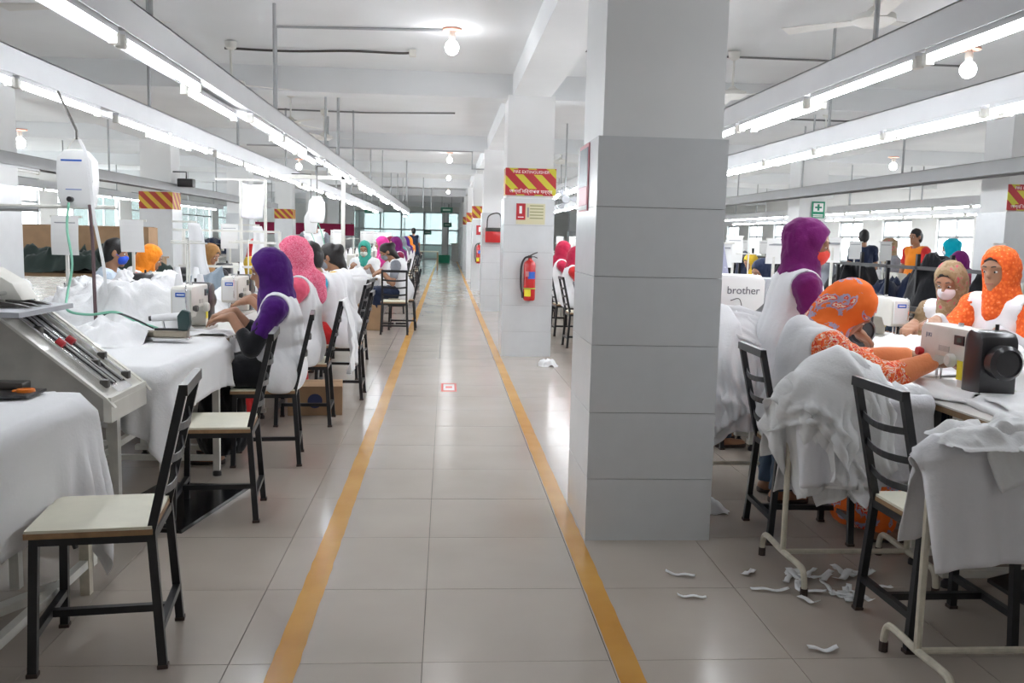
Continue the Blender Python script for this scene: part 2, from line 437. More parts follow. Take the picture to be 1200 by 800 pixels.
# ================================================================ light troughs
TROUGH = mat('trough_white', (.74, .75, .77), .35, var=.05, vscale=3)
TROUGHG = mat('trough_grey', (.36, .365, .37), .5, var=.08, vscale=3)
TL = 1.20
tube_me = MB().tube([(0, 0, 0), (0, TL-.06, 0)], .0128, 10).mesh('tube', TUBE)
tubeoff_me = MB().tube([(0, 0, 0), (0, TL-.06, 0)], .0145, 10).mesh('tube_off', TUBEOFF)
cap_me = MB().bbox((-.02, -.03, -.02), (.02, .012, .035), .006).mesh('tube_holder', WSTEEL)
batten_me = MB().box((-.022, 0, .022), (.022, TL-.02, .05)).mesh('batten', TROUGH)
def trough(x, y0, y1, label, rows, lit=True, z=2.13, grey=False, rod0=4.56, wide=.085):
    t = thing('light_trough', label, 'light trough', (x, 0, z))
    tm = TROUGHG if grey else TROUGH
    ch = MB()          # folded sheet channel, open side down with lips
    h0, h1 = .045, .185
    ch.box((-wide, y0, h0), (-wide+.006, y1, h1)); ch.box((wide-.006, y0, h0), (wide, y1, h1)); ch.box((-wide, y0, h1-.006), (wide, y1, h1))
    ch.box((-wide+.004, y0, h0+.02), (wide-.004, y1, h0+.03)); ch.box((-wide, y0, h0), (wide, y0+.006, h1))
    ch.obj('channel', tm, t)
    y = rod0-3.15*3
    while y < y1:
        if y > y0: MB().tube([(0, y, h1-.01), (0, y, CEIL_Z-z+.01)], .014, 8).obj('hanger_rod', GREYSTEEL, t)
        y += 3.15
    for side, slots in rows:
        for yy in slots:
            if yy+TL > y1 or yy < y0: continue
            xx = side*.048
            tb = link('tube', tube_me if lit else tubeoff_me, t, (xx, yy+.03, .002))
            link('tube_holder', cap_me, t, (xx, yy+.02, 0)); link('tube_holder', cap_me, t, (xx, yy+TL+.0, 0))
            link('batten', batten_me, t, (xx, yy, 0))
    return t
P0 = 4.01-1.265*4
pitch = 1.265
idx = range(0, 28)
A = [P0+pitch*i for i in idx]
R_near = [a for i, a in enumerate(A) if i not in (5, 8, 11, 14, 18, 22)]
L_near = [a for i, a in enumerate(A) if i in (5, 7, 8, 10, 11, 13, 14, 17, 18, 21, 22, 25)]
trough(-1.42, 2.66, 33.2, 'long white fluorescent light trough over the left sewing line, nearest the aisle', [(1, R_near), (-1, L_near)])
FARL = [2.72, 4.02, 5.28, 6.80, 8.08]+[9.6+i*1.27+.28*(i//2) for i in range(16)]
trough(-2.42, 2.66, 34.0, 'long white fluorescent light trough over the left sewing line, farther from the aisle', [(1, FARL), (-1, A[7::3])])
trough(2.14, 2.66, 33.0, 'long white fluorescent light trough over the right sewing line, nearest the aisle', [(-1, A), (1, A[5::2])], z=2.175)
trough(3.26, 2.66, 33.0, 'long white fluorescent light trough over the right sewing line, second from the aisle', [(-1, [a+.07 for a in A]), (1, [a+.05 for a in A])], z=2.165)
trough(5.55, 5.0, 26.0, 'grey unlit cable trough beyond the right sewing line', [], z=2.06, grey=True, wide=.13)
trough(-5.0, 9.0, 27.0, 'grey unlit trough beyond the left sewing line', [(1, A[9:10])], lit=False, z=2.0, grey=True, wide=.11)
trough(9.2, 6.0, 34.0, 'white lit trough before the right windows, nearer one', [(-1, A)], z=2.10)
trough(10.6, 6.0, 34.0, 'white lit trough before the right windows, farther one', [(-1, A)], z=2.05)
trough(-8.2, 8.0, 34.0, 'white lit trough before the left windows', [(1, A)], z=2.1)

trough(-2.5, 53.3, 56.8, 'short trough added to light the lobby behind the glass, left', [(1, [53.5, 55.0]), (-1, [53.5, 55.0])], z=2.5)  # added lamps, left and right, to brighten the lobby wall
trough(2.5, 53.3, 56.8, 'short trough added to light the lobby behind the glass, right', [(1, [53.5, 55.0])], z=2.5)
# ceiling bulbs: rose, holder, globe
ROSE = mat('terracotta_rose', (.60, .30, .22), .7)
def bulb(x, y, label, z=CEIL_Z, grp=None, drop=0):
    t = thing('ceiling_bulb', label, 'light bulb', (x, y, z), group=grp)
    MB().lathe([(.0, 0), (.085, -.002), (.085, -.016), (.06, -.022), (0, -.022)], n=20).obj('rose', ROSE, t)
    MB().lathe([(.022, -.02), (.03, -.06), (.027, -.10-drop), (.02, -.105-drop)], n=14).obj('holder', WSTEEL, t)
    MB().ball((0, 0, -.165-drop), (.062, .062, .066), 16, 10).obj('globe', BULB, t)
bulb(.023, 8.34, 'round glowing bulb on a reddish rose, nearest above the aisle')
for y, nn in ((20.3, 'second nearest'), (26.6, 'third nearest'), (34.9, 'fourth nearest'), (43.0, 'farthest')):
    bulb(.045, y, 'round glowing ceiling bulb above the aisle, %s' % nn, z=CEIL_Z)
bulb(4.05, 7.0, 'round glowing ceiling bulb right of the near column, between two light troughs', z=2.92)
bulb(7.6, 15.2, 'round glowing ceiling bulb above the right-hand window side', z=2.9)
bulb(5.2, 19.5, 'round glowing ceiling bulb behind the right sewing line', z=2.9)
bulb(-5.05, 11.3, 'round glowing bulb beside the left outer column', z=2.5)
bulb(-3.1, 19.5, 'round glowing ceiling bulb over the middle of the left sewing line', z=2.9)

# conduits on the ceiling
def conduit(pts, label, r=.011, m=GREYSTEEL, box=None):
    t = thing('ceiling_conduit', label, 'conduit'); MB().tube(pts, r, 6).obj('pipe', m, t)
    if box: MB().bbox(tuple(c-.035 for c in box), tuple(c+.035 for c in box), .01).obj('junction_box', WSTEEL, t)
CZ = CEIL_Z-.015; CABLE = mat('grey_cable', (.20, .20, .20), .6)
conduit([(-1.55, 8.5, 2.30), (-1.55, 8.5, CZ), (-.06, 8.36, CZ)], 'grey conduit running to the nearest aisle bulb and down to a trough', .013)
conduit(smooth_path([(-2.25, 9.55, CZ), (-1.6, 9.5, CZ-.015), (-1.0, 9.45, CZ), (-.5, 9.4, CZ-.012), (-.36, 9.3, CZ-.02)]), 'dark sagging ceiling cable ending in a small box', .012, DARKMETAL, (-.36, 9.28, CZ-.03))
conduit([(-3.5, 14.0, CZ), (-1.2, 14.0, CZ-.01), (.1, 13.8, CZ)], 'thin ceiling conduit over the left line, middle distance', .012, CABLE)
conduit([(-3.6, 16.85, 2.91), (.45, 16.85, 2.91), (.45, 16.85, 2.60), (.75, 16.85, 2.60)], 'grey conduit along the cross beam stepping down to a column', .015)
conduit([(-2.4, 20.0, CZ), (.0, 20.0, CZ)], 'grey conduit to the second nearest aisle bulb', .013, CABLE)
conduit([(-2.4, 26.4, CZ), (.0, 26.4, CZ)], 'grey conduit to the third nearest aisle bulb', .013, CABLE)
conduit([(1.3, 9.0, CZ), (5.2, 9.0, CZ)], 'thin dark ceiling conduit right of the near column', .010, CABLE)
conduit([(2.2, 13.2, CZ), (6.6, 13.2, CZ)], 'thin dark ceiling conduit before the first aid column', .012, CABLE)
conduit([(-11, 7.0, CZ), (-2.2, 7.0, CZ)], 'thin straight ceiling conduit at the far left', .009, CABLE)
conduit([(.1, 44, 2.9), (.1, 44, 2.5)], 'short dark drop cord in the far aisle', .02, DARKMETAL, (.1, 44, 2.45))
for k, (x, y) in enumerate(((-1.0, 22.8), (-.75, 29.2), (-.55, 32.5), (-1.42, 12.1), (-1.9, 14.8))):
    t = thing('drop_pipe', 'thin grey vertical drop pipe above the left line, %s from the camera' % ('nearest second third fourth fifth'.split()[(2, 3, 4, 0, 1)[k]]), 'pipe', (x, y, 0))
    MB().tube([(0, 0, 2.25), (0, 0, CEIL_Z+.01)], .018, 6).obj('pipe', GREYSTEEL, t)

# ceiling fans seen almost edge-on
FANM = mat('fan_white', (.74, .73, .69), .45)
def fan(x, y, label, rz):
    t = thing('ceiling_fan', label, 'ceiling fan', (x, y, CEIL_Z), rz)
    MB().lathe([(.01, 0), (.06, -.01), (.05, -.07), (.015, -.09)], n=16).obj('canopy', FANM, t)
    MB().tube([(0, 0, -.06), (0, 0, -.36)], .011, 8).obj('rod', FANM, t)
    MB().lathe([(.02, -.33), (.05, -.36), (.13, -.385), (.135, -.42), (.08, -.45), (.0, -.455)], n=24).obj('motor', FANM, t)
    for k in range(3):
        a = k*2*PI/3; c, s_ = math.cos(a), math.sin(a)
        def q(r, wd, z): return (c*r-s_*wd, s_*r+c*wd, z)
        MB().hexa([q(.12, -.05, -.418), q(.58, -.07, -.422), q(.58, .07, -.408), q(.12, .05, -.412), q(.12, -.05, -.414), q(.58, -.07, -.418), q(.58, .07, -.404), q(.12, .05, -.408)]).obj('blade', FANM, t)
fan(-2.12, 9.25, 'white ceiling fan hanging left of the nearest conduit', .4)
fan(-2.06, 12.3, 'white ceiling fan over the left line, second from the camera', 1.1)
fan(-1.85, 14.0, 'white ceiling fan over the left line, third from the camera', .2)
fan(-2.38, 6.25, 'white ceiling fan at the top left above the troughs', .8)
fan(2.68, 5.75, 'white ceiling fan at the top right above the troughs', .3)
fan(2.74, 8.8, 'white ceiling fan just right of the near column', 1.5)
fan(5.2, 12.4, 'white ceiling fan beyond the second right trough', .9)
fan(2.1, 17.0, 'small white ceiling fan seen between the two aisle columns', .5)

# hanging exit boards near the far end, camera on the left column
for x, y, z, sx, lab in ((.0, 38.0, 2.45, .5, 'green exit board hanging nearest in the far aisle'), (.05, 47, 1.95, .42, 'small green exit board hanging lower in the far aisle'), (-2.9, 36.0, 2.3, .6, 'wide dark green board hanging over the far left tables'), (-1.0, 49, 1.55, .4, 'tiny dark green board on the far partition post')):
    t = thing('exit_board', lab, 'sign', (x, y, z))
    MB().bbox((-sx/2, -.015, -.11), (sx/2, .015, .11), .004).obj('panel', mat('exit_green', (.02, .16, .10), .4), t)
    MB().box((-sx*.32, -.018, -.03), (sx*.32, -.0152, .035)).obj('lettering_band', mat('exit_print', (.55, .70, .62), .5), t)
    for s_ in (-1, 1): MB().tube([(s_*sx*.4, 0, .1), (s_*sx*.4, 0, CEIL_Z-z+.01)], .006, 5).obj('wire', DARKMETAL, t)
t = thing('security_camera', 'black box camera on the second left column', 'camera', (-4.84, 16.95, 2.2))
MB().bbox((-.0, -.10, -.07), (.28, .10, .08), .02).obj('housing', BLKPL, t); MB().tube([(.14, 0, .07), (.14, 0, .2), (-.1, 0, .2)], .012, 6).obj('bracket', BLKPL, t)
t = thing('security_camera', 'dark dome camera hanging before the right windows', 'camera', (4.55, 11.2, 2.62))
MB().lathe([(.0, -.12), (.06, -.10), (.085, -.04), (.085, 0), (.0, 0.01)], n=16).obj('dome', BLKPL, t); MB().tube([(0, 0, 0), (0, 0, .58)], .012, 6).obj('drop_rod', GREYSTEEL, t)
# ================================================================ soft-shape tools
def vnoise(p, f, seed=0, n=7):
    """cheap smooth noise: a few sines in scattered directions, about -1..1"""
    r = np.random.RandomState(seed); o = 0
    for i in range(n):
        d = r.normal(size=3); d /= np.linalg.norm(d)
        o = o+np.sin((p@d)*f*(.6+.9*r.rand())+r.rand()*6.28+1.3*np.sin((p@r.normal(size=3))*f*.35+r.rand()*6))
    return o/(n**.5*1.1)
def cap(a, b, ra, rb=None): return ('c', np.array(a, float), np.array(b, float), ra, ra if rb is None else rb)
def ell(c, r, R=None): return ('e', np.array(c, float), np.array(r, float), np.eye(3) if R is None else np.array(R, float))
def pd(q, p):
    if q[0] == 'c':
        a, b, ra, rb = q[1:]; ab = b-a; L = max(ab@ab, 1e-9)
        t = np.clip(((p-a)@ab)/L, 0, 1)
        return np.linalg.norm(p-a-t[:, None]*ab, axis=1)-(ra+(rb-ra)*t)
    c, r, R = q[1:]; l = (p-c)@R.T
    k0 = np.linalg.norm(l/r, axis=1); k1 = np.linalg.norm(l/(r*r), axis=1)+1e-9
    return k0*(k0-1)/k1
def smin(a, b, k):
    h = np.clip(.5+.5*(b-a)/k, 0, 1); return b+(a-b)*h-k*h*(1-h)
def smax(a, b, k): return -smin(-a, -b, k)
def inflate(q, t):
    if q[0] == 'c': return ('c', q[1], q[2], q[3]+t, q[4]+t)
    return ('e', q[1], q[2]+t, q[3])
def field_mesh(prims, res, k=.03, cuts=(), noise=None):
    """one closed surface around smoothly joined capsules / ellipsoids (surface nets)"""
    B = 8; lo = np.full(3, 1e9); hi = -lo
    for q in prims:
        if q[0] == 'c':
            for c, r in ((q[1], q[3]), (q[2], q[4])): lo = np.minimum(lo, c-r); hi = np.maximum(hi, c+r)
        else: lo = np.minimum(lo, q[1]-q[2].max()); hi = np.maximum(hi, q[1]+q[2].max())
    pad = k*.5+3*res+(noise[0] if noise else 0); lo -= pad; hi += pad
    nb = np.maximum(1, np.ceil((hi-lo)/(res*B)).astype(int))
    bi = np.stack(np.meshgrid(*[np.arange(n) for n in nb], indexing='ij'), -1).reshape(-1, 3)
    cen = lo+(bi*B+B/2-.5)*res; R = B*res*.9+k+.012
    dp = np.stack([pd(q, cen) for q in prims]); dm = dp.min(0)
    act = np.abs(dm) < R+.02 if True else None
    act = (dm < R) & (dm > -R-.05)
    ai = np.nonzero(act)[0]
    off = np.stack(np.meshgrid(*[np.arange(B)]*3, indexing='ij'), -1).reshape(-1, 3)
    pts = lo+((bi[ai]*B)[:, None, :]+off[None])*res
    D = np.full(pts.shape[:2], 1e3)
    for qi, q in enumerate(prims):
        sel = np.nonzero(dp[qi, ai] < dm[ai]+2*R)[0]
        if len(sel) == 0: continue
        d = pd(q, pts[sel].reshape(-1, 3)).reshape(len(sel), -1)
        D[sel] = smin(D[sel], d, k) if k else np.minimum(D[sel], d)
    fl = pts.reshape(-1, 3); Df = D.reshape(-1)
    if noise:
        fq = noise[1]
        sc = np.array(noise[3]) if len(noise) > 3 else np.ones(3)
        if len(noise) > 4:          # creases: sharp valleys between soft rolls
            a_ = np.abs(vnoise(fl*sc, fq, noise[2], 4)); b_ = np.abs(vnoise(fl*sc*1.9, fq, noise[2]+9, 4))
            Df = Df+noise[0]*(.9-1.5*np.minimum(a_, 1)**.6)+noise[0]*.4*(.5-b_)
        else: Df = Df+noise[0]*vnoise(fl*sc, fq, noise[2])
    for c in cuts:
        if c[0] == 'plane':      # keep the side the normal points away from
            Df = smax(Df, (fl-np.array(c[1]))@np.array(c[2]), .012)
        else:                    # subtract a list of shapes
            dd = None
            for q in c[1]:
                e = pd(q, fl); dd = e if dd is None else np.minimum(dd, e)
            Df = smax(Df, -dd, .01)
    G = np.where(dm < 0, -1., 1.)[:, None]*np.ones(B**3); G[ai] = Df.reshape(len(ai), -1)
    G = G.reshape(*nb, B, B, B).transpose(0, 3, 1, 4, 2, 5).reshape(*(nb*B))
    return nets(G, lo, res)
def nets(G, lo, res):
    s = G < 0; nx, ny, nz = G.shape
    c = np.zeros((nx-1, ny-1, nz-1), int)
    for i in (0, 1):
        for j in (0, 1):
            for l in (0, 1): c += s[i:nx-1+i, j:ny-1+j, l:nz-1+l]
    I = np.argwhere((c > 0) & (c < 8)); idm = -np.ones(c.shape, int); idm[tuple(I.T)] = np.arange(len(I))
    acc = np.zeros((len(I), 3)); cnt = np.zeros(len(I))
    cor = [(i, j, l) for i in (0, 1) for j in (0, 1) for l in (0, 1)]
    for a in cor:
        for ax in range(3):
            if a[ax]: continue
            b = list(a); b[ax] = 1
            va = G[I[:, 0]+a[0], I[:, 1]+a[1], I[:, 2]+a[2]]; vb = G[I[:, 0]+b[0], I[:, 1]+b[1], I[:, 2]+b[2]]
            m = (va < 0) != (vb < 0); t = np.where(m, va/(va-vb+1e-12), 0)
            p = np.zeros((len(I), 3)); p += np.array(a); p[:, ax] += t
            acc[m] += p[m]; cnt[m] += 1
    V = lo+(I+acc/np.maximum(cnt, 1)[:, None])*res
    F = []
    for ax in range(3):
        u, v = (ax+1) % 3, (ax+2) % 3
        sl0 = [slice(None)]*3; sl1 = [slice(None)]*3; sl0[ax] = slice(0, -1); sl1[ax] = slice(1, None)
        E = np.argwhere(s[tuple(sl0)] != s[tuple(sl1)])
        E = E[(E[:, u] > 0) & (E[:, v] > 0) & (E[:, u] < G.shape[u]-1) & (E[:, v] < G.shape[v]-1)]
        q = []
        for du, dv in ((-1, -1), (0, -1), (0, 0), (-1, 0)):
            e = E.copy(); e[:, u] += du; e[:, v] += dv; q.append(idm[tuple(e.T)])
        q = np.stack(q, 1); inside = s[tuple(E.T)]
        q = np.where(inside[:, None], q, q[:, ::-1]); F.append(q)
    F = np.concatenate(F); F = F[(F >= 0).all(1)]
    return V, F
def np_mesh(name, V, F, m, smooth=True):
    me = bpy.data.meshes.new(name); V = np.asarray(V, np.float32); F = np.asarray(F, np.int32)
    n = F.shape[1]
    me.vertices.add(len(V)); me.vertices.foreach_set('co', V.ravel())
    me.loops.add(F.size); me.loops.foreach_set('vertex_index', F.ravel())
    me.polygons.add(len(F)); me.polygons.foreach_set('loop_start', np.arange(0, F.size, n, dtype=np.int32))
    me.polygons.foreach_set('use_smooth', np.full(len(F), smooth)); me.materials.append(m)
    me.update(calc_edges=True); me.validate(); return me

# ---- small cloth solver: grid of points, stretch and bend limits, boxes / capsules / ellipsoids to fall on
def cloth(P, step, boxes=(), caps=(), ells=(), iters=90, inner=6, pin=None, thick=.006, jitter=.004, seed=1, grav=.0016, bend=.25, floor_z=None, stick=.75):
    P = np.array(P, np.float32); nx, ny, _ = P.shape; rs = np.random.RandomState(seed)
    P[..., 2] += rs.normal(size=(nx, ny))*jitter; sx, sy = step; Q = P.copy()
    S = slice; dg = math.hypot(sx, sy); C = []
    def add(ax, sk, L, st):
        n = P.shape[ax]
        for k in range(sk*2):
            if k+sk >= n: continue
            m = len(range(k, n-sk, sk*2)); a = S(k, k+(m-1)*sk*2+1, sk*2); b = S(k+sk, k+sk+(m-1)*sk*2+1, sk*2)
            C.append((P[a], P[b], L, st) if ax == 0 else (P[:, a], P[:, b], L, st))
    add(0, 1, sx, 1.); add(1, 1, sy, 1.)
    for i0 in (0, 1):
        for j0 in (0, 1):
            mi, mj = (nx-i0)//2, (ny-j0)//2
            if mi < 1 or mj < 1: continue
            a0, a1 = S(i0, i0+2*mi, 2), S(i0+1, i0+2*mi, 2); b0, b1 = S(j0, j0+2*mj, 2), S(j0+1, j0+2*mj, 2)
            C.append((P[a0, b0], P[a1, b1], dg, .5)); C.append((P[a1, b0], P[a0, b1], dg, .5))
    add(0, 2, 2*sx, bend); add(1, 2, 2*sy, bend)
    pinv = P[pin].copy() if pin is not None else None
    hitp = np.zeros((nx, ny), np.float32)
    for it in range(iters):
        vel = (P-Q)*.97; Q = P.copy(); P += vel; P[..., 2] -= grav
        for _ in range(inner):
            for A, B, L, st in C:
                d = B-A; l = np.sqrt(np.einsum('ijk,ijk->ij', d, d))+1e-9
                d *= ((1-L/l)*(.5*st))[..., None]; A += d; B -= d
            if pin is not None: P[pin] = pinv
        hit = np.zeros((nx, ny), bool)
        for lo, hi in boxes:
            lo_, hi_ = np.array(lo)-thick, np.array(hi)+thick
            ins = np.all((P > lo_) & (P < hi_), axis=-1)
            if ins.any():
                p = P[ins]; d = np.concatenate([p-lo_, hi_-p], 1); d[:, 2] += 9; j = d.argmin(1); r_ = np.arange(len(p))
                p[r_, j % 3] = np.where(j < 3, lo_[j % 3], hi_[j % 3]); P[ins] = p; hit |= ins
        for a, b, r in caps:
            a, b = np.array(a, float), np.array(b, float); ab = b-a
            t = np.clip(((P-a)@ab)/(ab@ab), 0, 1); c = a+t[..., None]*ab; d = P-c; l = np.linalg.norm(d, axis=-1)
            ins = l < r+thick
            if ins.any(): P[ins] = c[ins]+d[ins]/(l[ins][:, None]+1e-9)*(r+thick); hit |= ins
        for c, r in ells:
            c, r = np.array(c, float), np.array(r, float)+thick
            d = (P-c)/r; l = np.linalg.norm(d, axis=-1); ins = l < 1
            if ins.any(): P[ins] = c+d[ins]/(l[ins][:, None]+1e-9)*r; hit |= ins
        if floor_z is not None:
            m = P[..., 2] < floor_z; P[..., 2] = np.where(m, floor_z, P[..., 2]); hit |= m
        P[hit] = Q[hit]+(P[hit]-Q[hit])*(1-stick*hitp[hit])[:, None]; Q[hit] = P[hit]; hitp = np.where(hit, 1., 0.)
    return P.astype(float)
def sheet_mesh(name, P, m, thick=.0025, fold=0, seed=0, pleat=0, npl=6):
    """grid of points -> cloth of real thickness"""
    nx, ny, _ = P.shape
    du = np.gradient(P, axis=0); dv = np.gradient(P, axis=1); N = np.cross(du, dv); N /= np.linalg.norm(N, axis=-1, keepdims=True)+1e-9
    if fold: P = P+N*(fold*vnoise(P.reshape(-1, 3), 26, seed).reshape(nx, ny))[..., None]
    if pleat:                      # long soft folds running the length of the piece
        u, v = np.meshgrid(np.linspace(0, 1, nx), np.linspace(0, 1, ny), indexing='ij')
        q = np.stack([u*2, v*2, 0*u], -1).reshape(-1, 3); wv = vnoise(q, 3.2, seed+1).reshape(nx, ny); w2 = vnoise(q, 6.5, seed+2).reshape(nx, ny)
        a = 2*PI*(npl*u+.75*wv+.22*w2+.8*v*math.sin(seed)); rg = 1-np.abs(np.sin(a*.5))**.8
        b_ = 2*PI*(npl*.55*(u*.6+v)+.8*w2+seed); rg2 = 1-np.abs(np.sin(b_*.5))
        P = P+N*(pleat*(rg-.35)*(.55+.45*wv)+pleat*.5*(rg2-.4)*np.clip(w2, 0, 1))[..., None]
    V = np.concatenate([(P+N*thick/2).reshape(-1, 3), (P-N*thick/2).reshape(-1, 3)]); o = nx*ny
    i, j = np.meshgrid(np.arange(nx-1), np.arange(ny-1), indexing='ij'); a = (i*ny+j).ravel()
    top = np.stack([a, a+ny, a+ny+1, a+1], 1); F = [top, top[:, ::-1]+o]
    ring = list(range(0, ny))+[k*ny+ny-1 for k in range(1, nx)]+[(nx-1)*ny+k for k in range(ny-2, -1, -1)]+[k*ny for k in range(nx-2, 0, -1)]
    ring = np.array(ring); nr = np.roll(ring, -1); F.append(np.stack([ring, nr, nr+o, ring+o], 1))
    return np_mesh(name, V, np.concatenate(F), m)
def grid_pts(u0, u1, nu, v0, v1, nv, z):
    u, v = np.meshgrid(np.linspace(u0, u1, nu), np.linspace(v0, v1, nv), indexing='ij')
    return np.stack([u, v, np.full_like(u, z)], -1), ((u1-u0)/(nu-1), (v1-v0)/(nv-1))

def ridge(x, y, f, seed):
    p = np.stack([x, y, np.zeros_like(x)], -1).reshape(-1, 3)
    w_ = p.copy(); w_[:, 0] += .35/f*vnoise(p, f*1.1, seed+5); w_[:, 1] += .35/f*vnoise(p, f*1.1, seed+6)
    return (1-np.abs(vnoise(w_, f, seed, 4))).reshape(x.shape)
def heap_mesh(name, lx, ly, h, m, seed, dens=.012, rag=.14):
    """crumpled fabric lying in a heap: ridged relief that dies out at a ragged rim"""
    nx, ny = int(lx/dens)+1, int(ly/dens)+1
    x, y = np.meshgrid(np.linspace(-lx/2, lx/2, nx), np.linspace(-ly/2, ly/2, ny), indexing='ij')
    a = np.arctan2(y/ly, x/lx); rr = np.sqrt((2*x/lx)**2+(2*y/ly)**2)
    rim = 1+rag*np.sin(a*3+seed)+rag*.7*np.sin(a*7+seed*2.1)
    e = np.clip((rim-rr)/.55, 0, 1); e = e*e*(3-2*e)
    big = .55+.45*vnoise(np.stack([x, y, 0*x], -1).reshape(-1, 3), 5.5, seed+3, 5).reshape(x.shape)
    hh = .5*h+.07
    z = e*h*(.34+.5*big)+e**.5*hh*(.34*(ridge(x, y, 13, seed)-.5)+.22*(ridge(x, y, 30, seed+1)-.4)+.08*(ridge(x, y, 70, seed+2)-.4))
    z = np.maximum(z, .004*e)+np.where(e > 0, .004, -.002)
    sh = .03*vnoise(np.stack([x, y, z], -1).reshape(-1, 3), 14, seed+8).reshape(x.shape)
    P = np.stack([x+sh*e, y+sh*e, z], -1)
    i, j = np.meshgrid(np.arange(nx-1), np.arange(ny-1), indexing='ij'); q = (i*ny+j).ravel()
    F = np.stack([q, q+ny, q+ny+1, q+1], 1)
    keep = (e.ravel()[F] > 0).any(1)
    F = F[keep]; used = np.unique(F); mp = -np.ones(nx*ny, int); mp[used] = np.arange(len(used))
    return np_mesh(name, P.reshape(-1, 3)[used], mp[F], m)
# ================================================================ furniture prototypes (kept where first used)
def make_chair(label, loc, rz, group=None):
    """faces local +y; origin on the floor under the seat"""
    t = thing('work_chair', label, 'chair', loc, rz, group); b = .026
    MB().box((-.185, -.165, .447), (.185, .195, .456)).obj('seat', PLY, t)
    MB().box((-.187, -.167, .430), (.187, .197, .447)).obj('seat_board', PLYEDGE, t)
    fr = MB()
    for x in (-1, 1): fr.bar((x*.165, -.16, .418), (x*.165, .175, .418), b)
    for y in (-.16, .172): fr.bar((-.165, y, .418), (.165, y, .418), b)
    fr.obj('seat_frame', BLACK, t)
    for x in (-1, 1):
        lg = MB().bar((x*.165, .172, .43), (x*.182, .185, 0), b, up=(0, 1, 0)).obj('leg', BLACK, t)
        MB().bar((x*.1815, .1848, .012), (x*.182, .185, -.0), b+.006, up=(0, 1, 0)).obj('foot', RUST, lg)
        lg = MB().bar((x*.165, -.16, .44), (x*.182, -.19, 0), b, up=(0, 1, 0)).obj('leg', BLACK, t)
        MB().bar((x*.1815, -.1895, .012), (x*.182, -.19, 0), b+.006, up=(0, 1, 0)).obj('foot', RUST, lg)
        MB().bar((x*.165, -.158, .425), (x*.165, -.262, .885), b, up=(0, 1, 0)).obj('back_post', BLACK, t)
        MB().bar((-.177, .181 if x > 0 else -.182, .125), (.177, .181 if x > 0 else -.182, .125), b*.9).obj('stretcher', BLACK, t)
    MB().bar((0, .175, .125), (0, -.176, .125), b*.9).obj('stretcher', BLACK, t)
    MB().bar((-.178, -.262, .875), (.178, -.262, .875), b, .034).obj('top_rail', BLACK, t)
    for z in (.555, .655, .755):
        y0 = -.158-.104*(z-.425)/.46; m = MB(); N = 8; v = []; f = []
        for i in range(N+1):
            x = -.16+.32*i/N; s_ = math.sin(PI*i/N); yy = y0-.022*s_
            v += [(x, yy-.002, z-.012-.012*s_), (x, yy-.002, z+.012-.012*s_), (x, yy+.002, z+.012-.012*s_), (x, yy+.002, z-.012-.012*s_)]
        for i in range(N):
            for k in range(4): f.append((i*4+k, i*4+(k+1) % 4, i*4+4+(k+1) % 4, i*4+4+k))
        m.add(v, f).obj('slat', BLACK, t)
    return t

def make_table(label, loc, rz=0, group=None, ly=1.1, lx=.56, under=True, top=None):
    """sewing table: operator on local -x... top spans x 0..lx, y 0..ly; origin on floor at the operator's edge"""
    t = thing('sewing_table', label, 'table', loc, rz, group)
    MB().box((0, 0, .712), (lx, ly, .735)).obj('board', WOOD, t)
    MB().box((0, 0, .735), (lx, ly, .742)).obj('tabletop', top or mat('table_laminate', (.72, .70, .66), .4), t)
    for y in (.12, ly-.12):
        for x in (.06, lx-.08):
            lg = MB().bar((x, y, .712), (x, y, .05), .04, .03).obj('leg', WSTEEL, t)
            MB().lathe([(.022, 0), (.022, .02), (.012, .03), (.012, .06)], (x, y, 0), 10).obj('caster', BLKPL, lg)
        MB().bar((.03, y, .06), (lx-.03, y, .06), .045, .03).obj('foot_rail', WSTEEL, t)
    MB().bar((lx-.12, .12, .30), (lx-.12, ly-.12, .30), .03).obj('stretcher', WSTEEL, t)
    if under:
        MB().bbox((.16, ly*.42, .43), (.36, ly*.72, .66), .03).obj('motor_box', BLKPL, t)
        MB().hexa([(.10, ly*.38, .10), (.10, ly*.72, .10), (.34, ly*.72, .16), (.34, ly*.38, .16), (.10, ly*.38, .115), (.10, ly*.72, .115), (.34, ly*.72, .175), (.34, ly*.38, .175)]).obj('treadle', BLKPL, t)
    return t

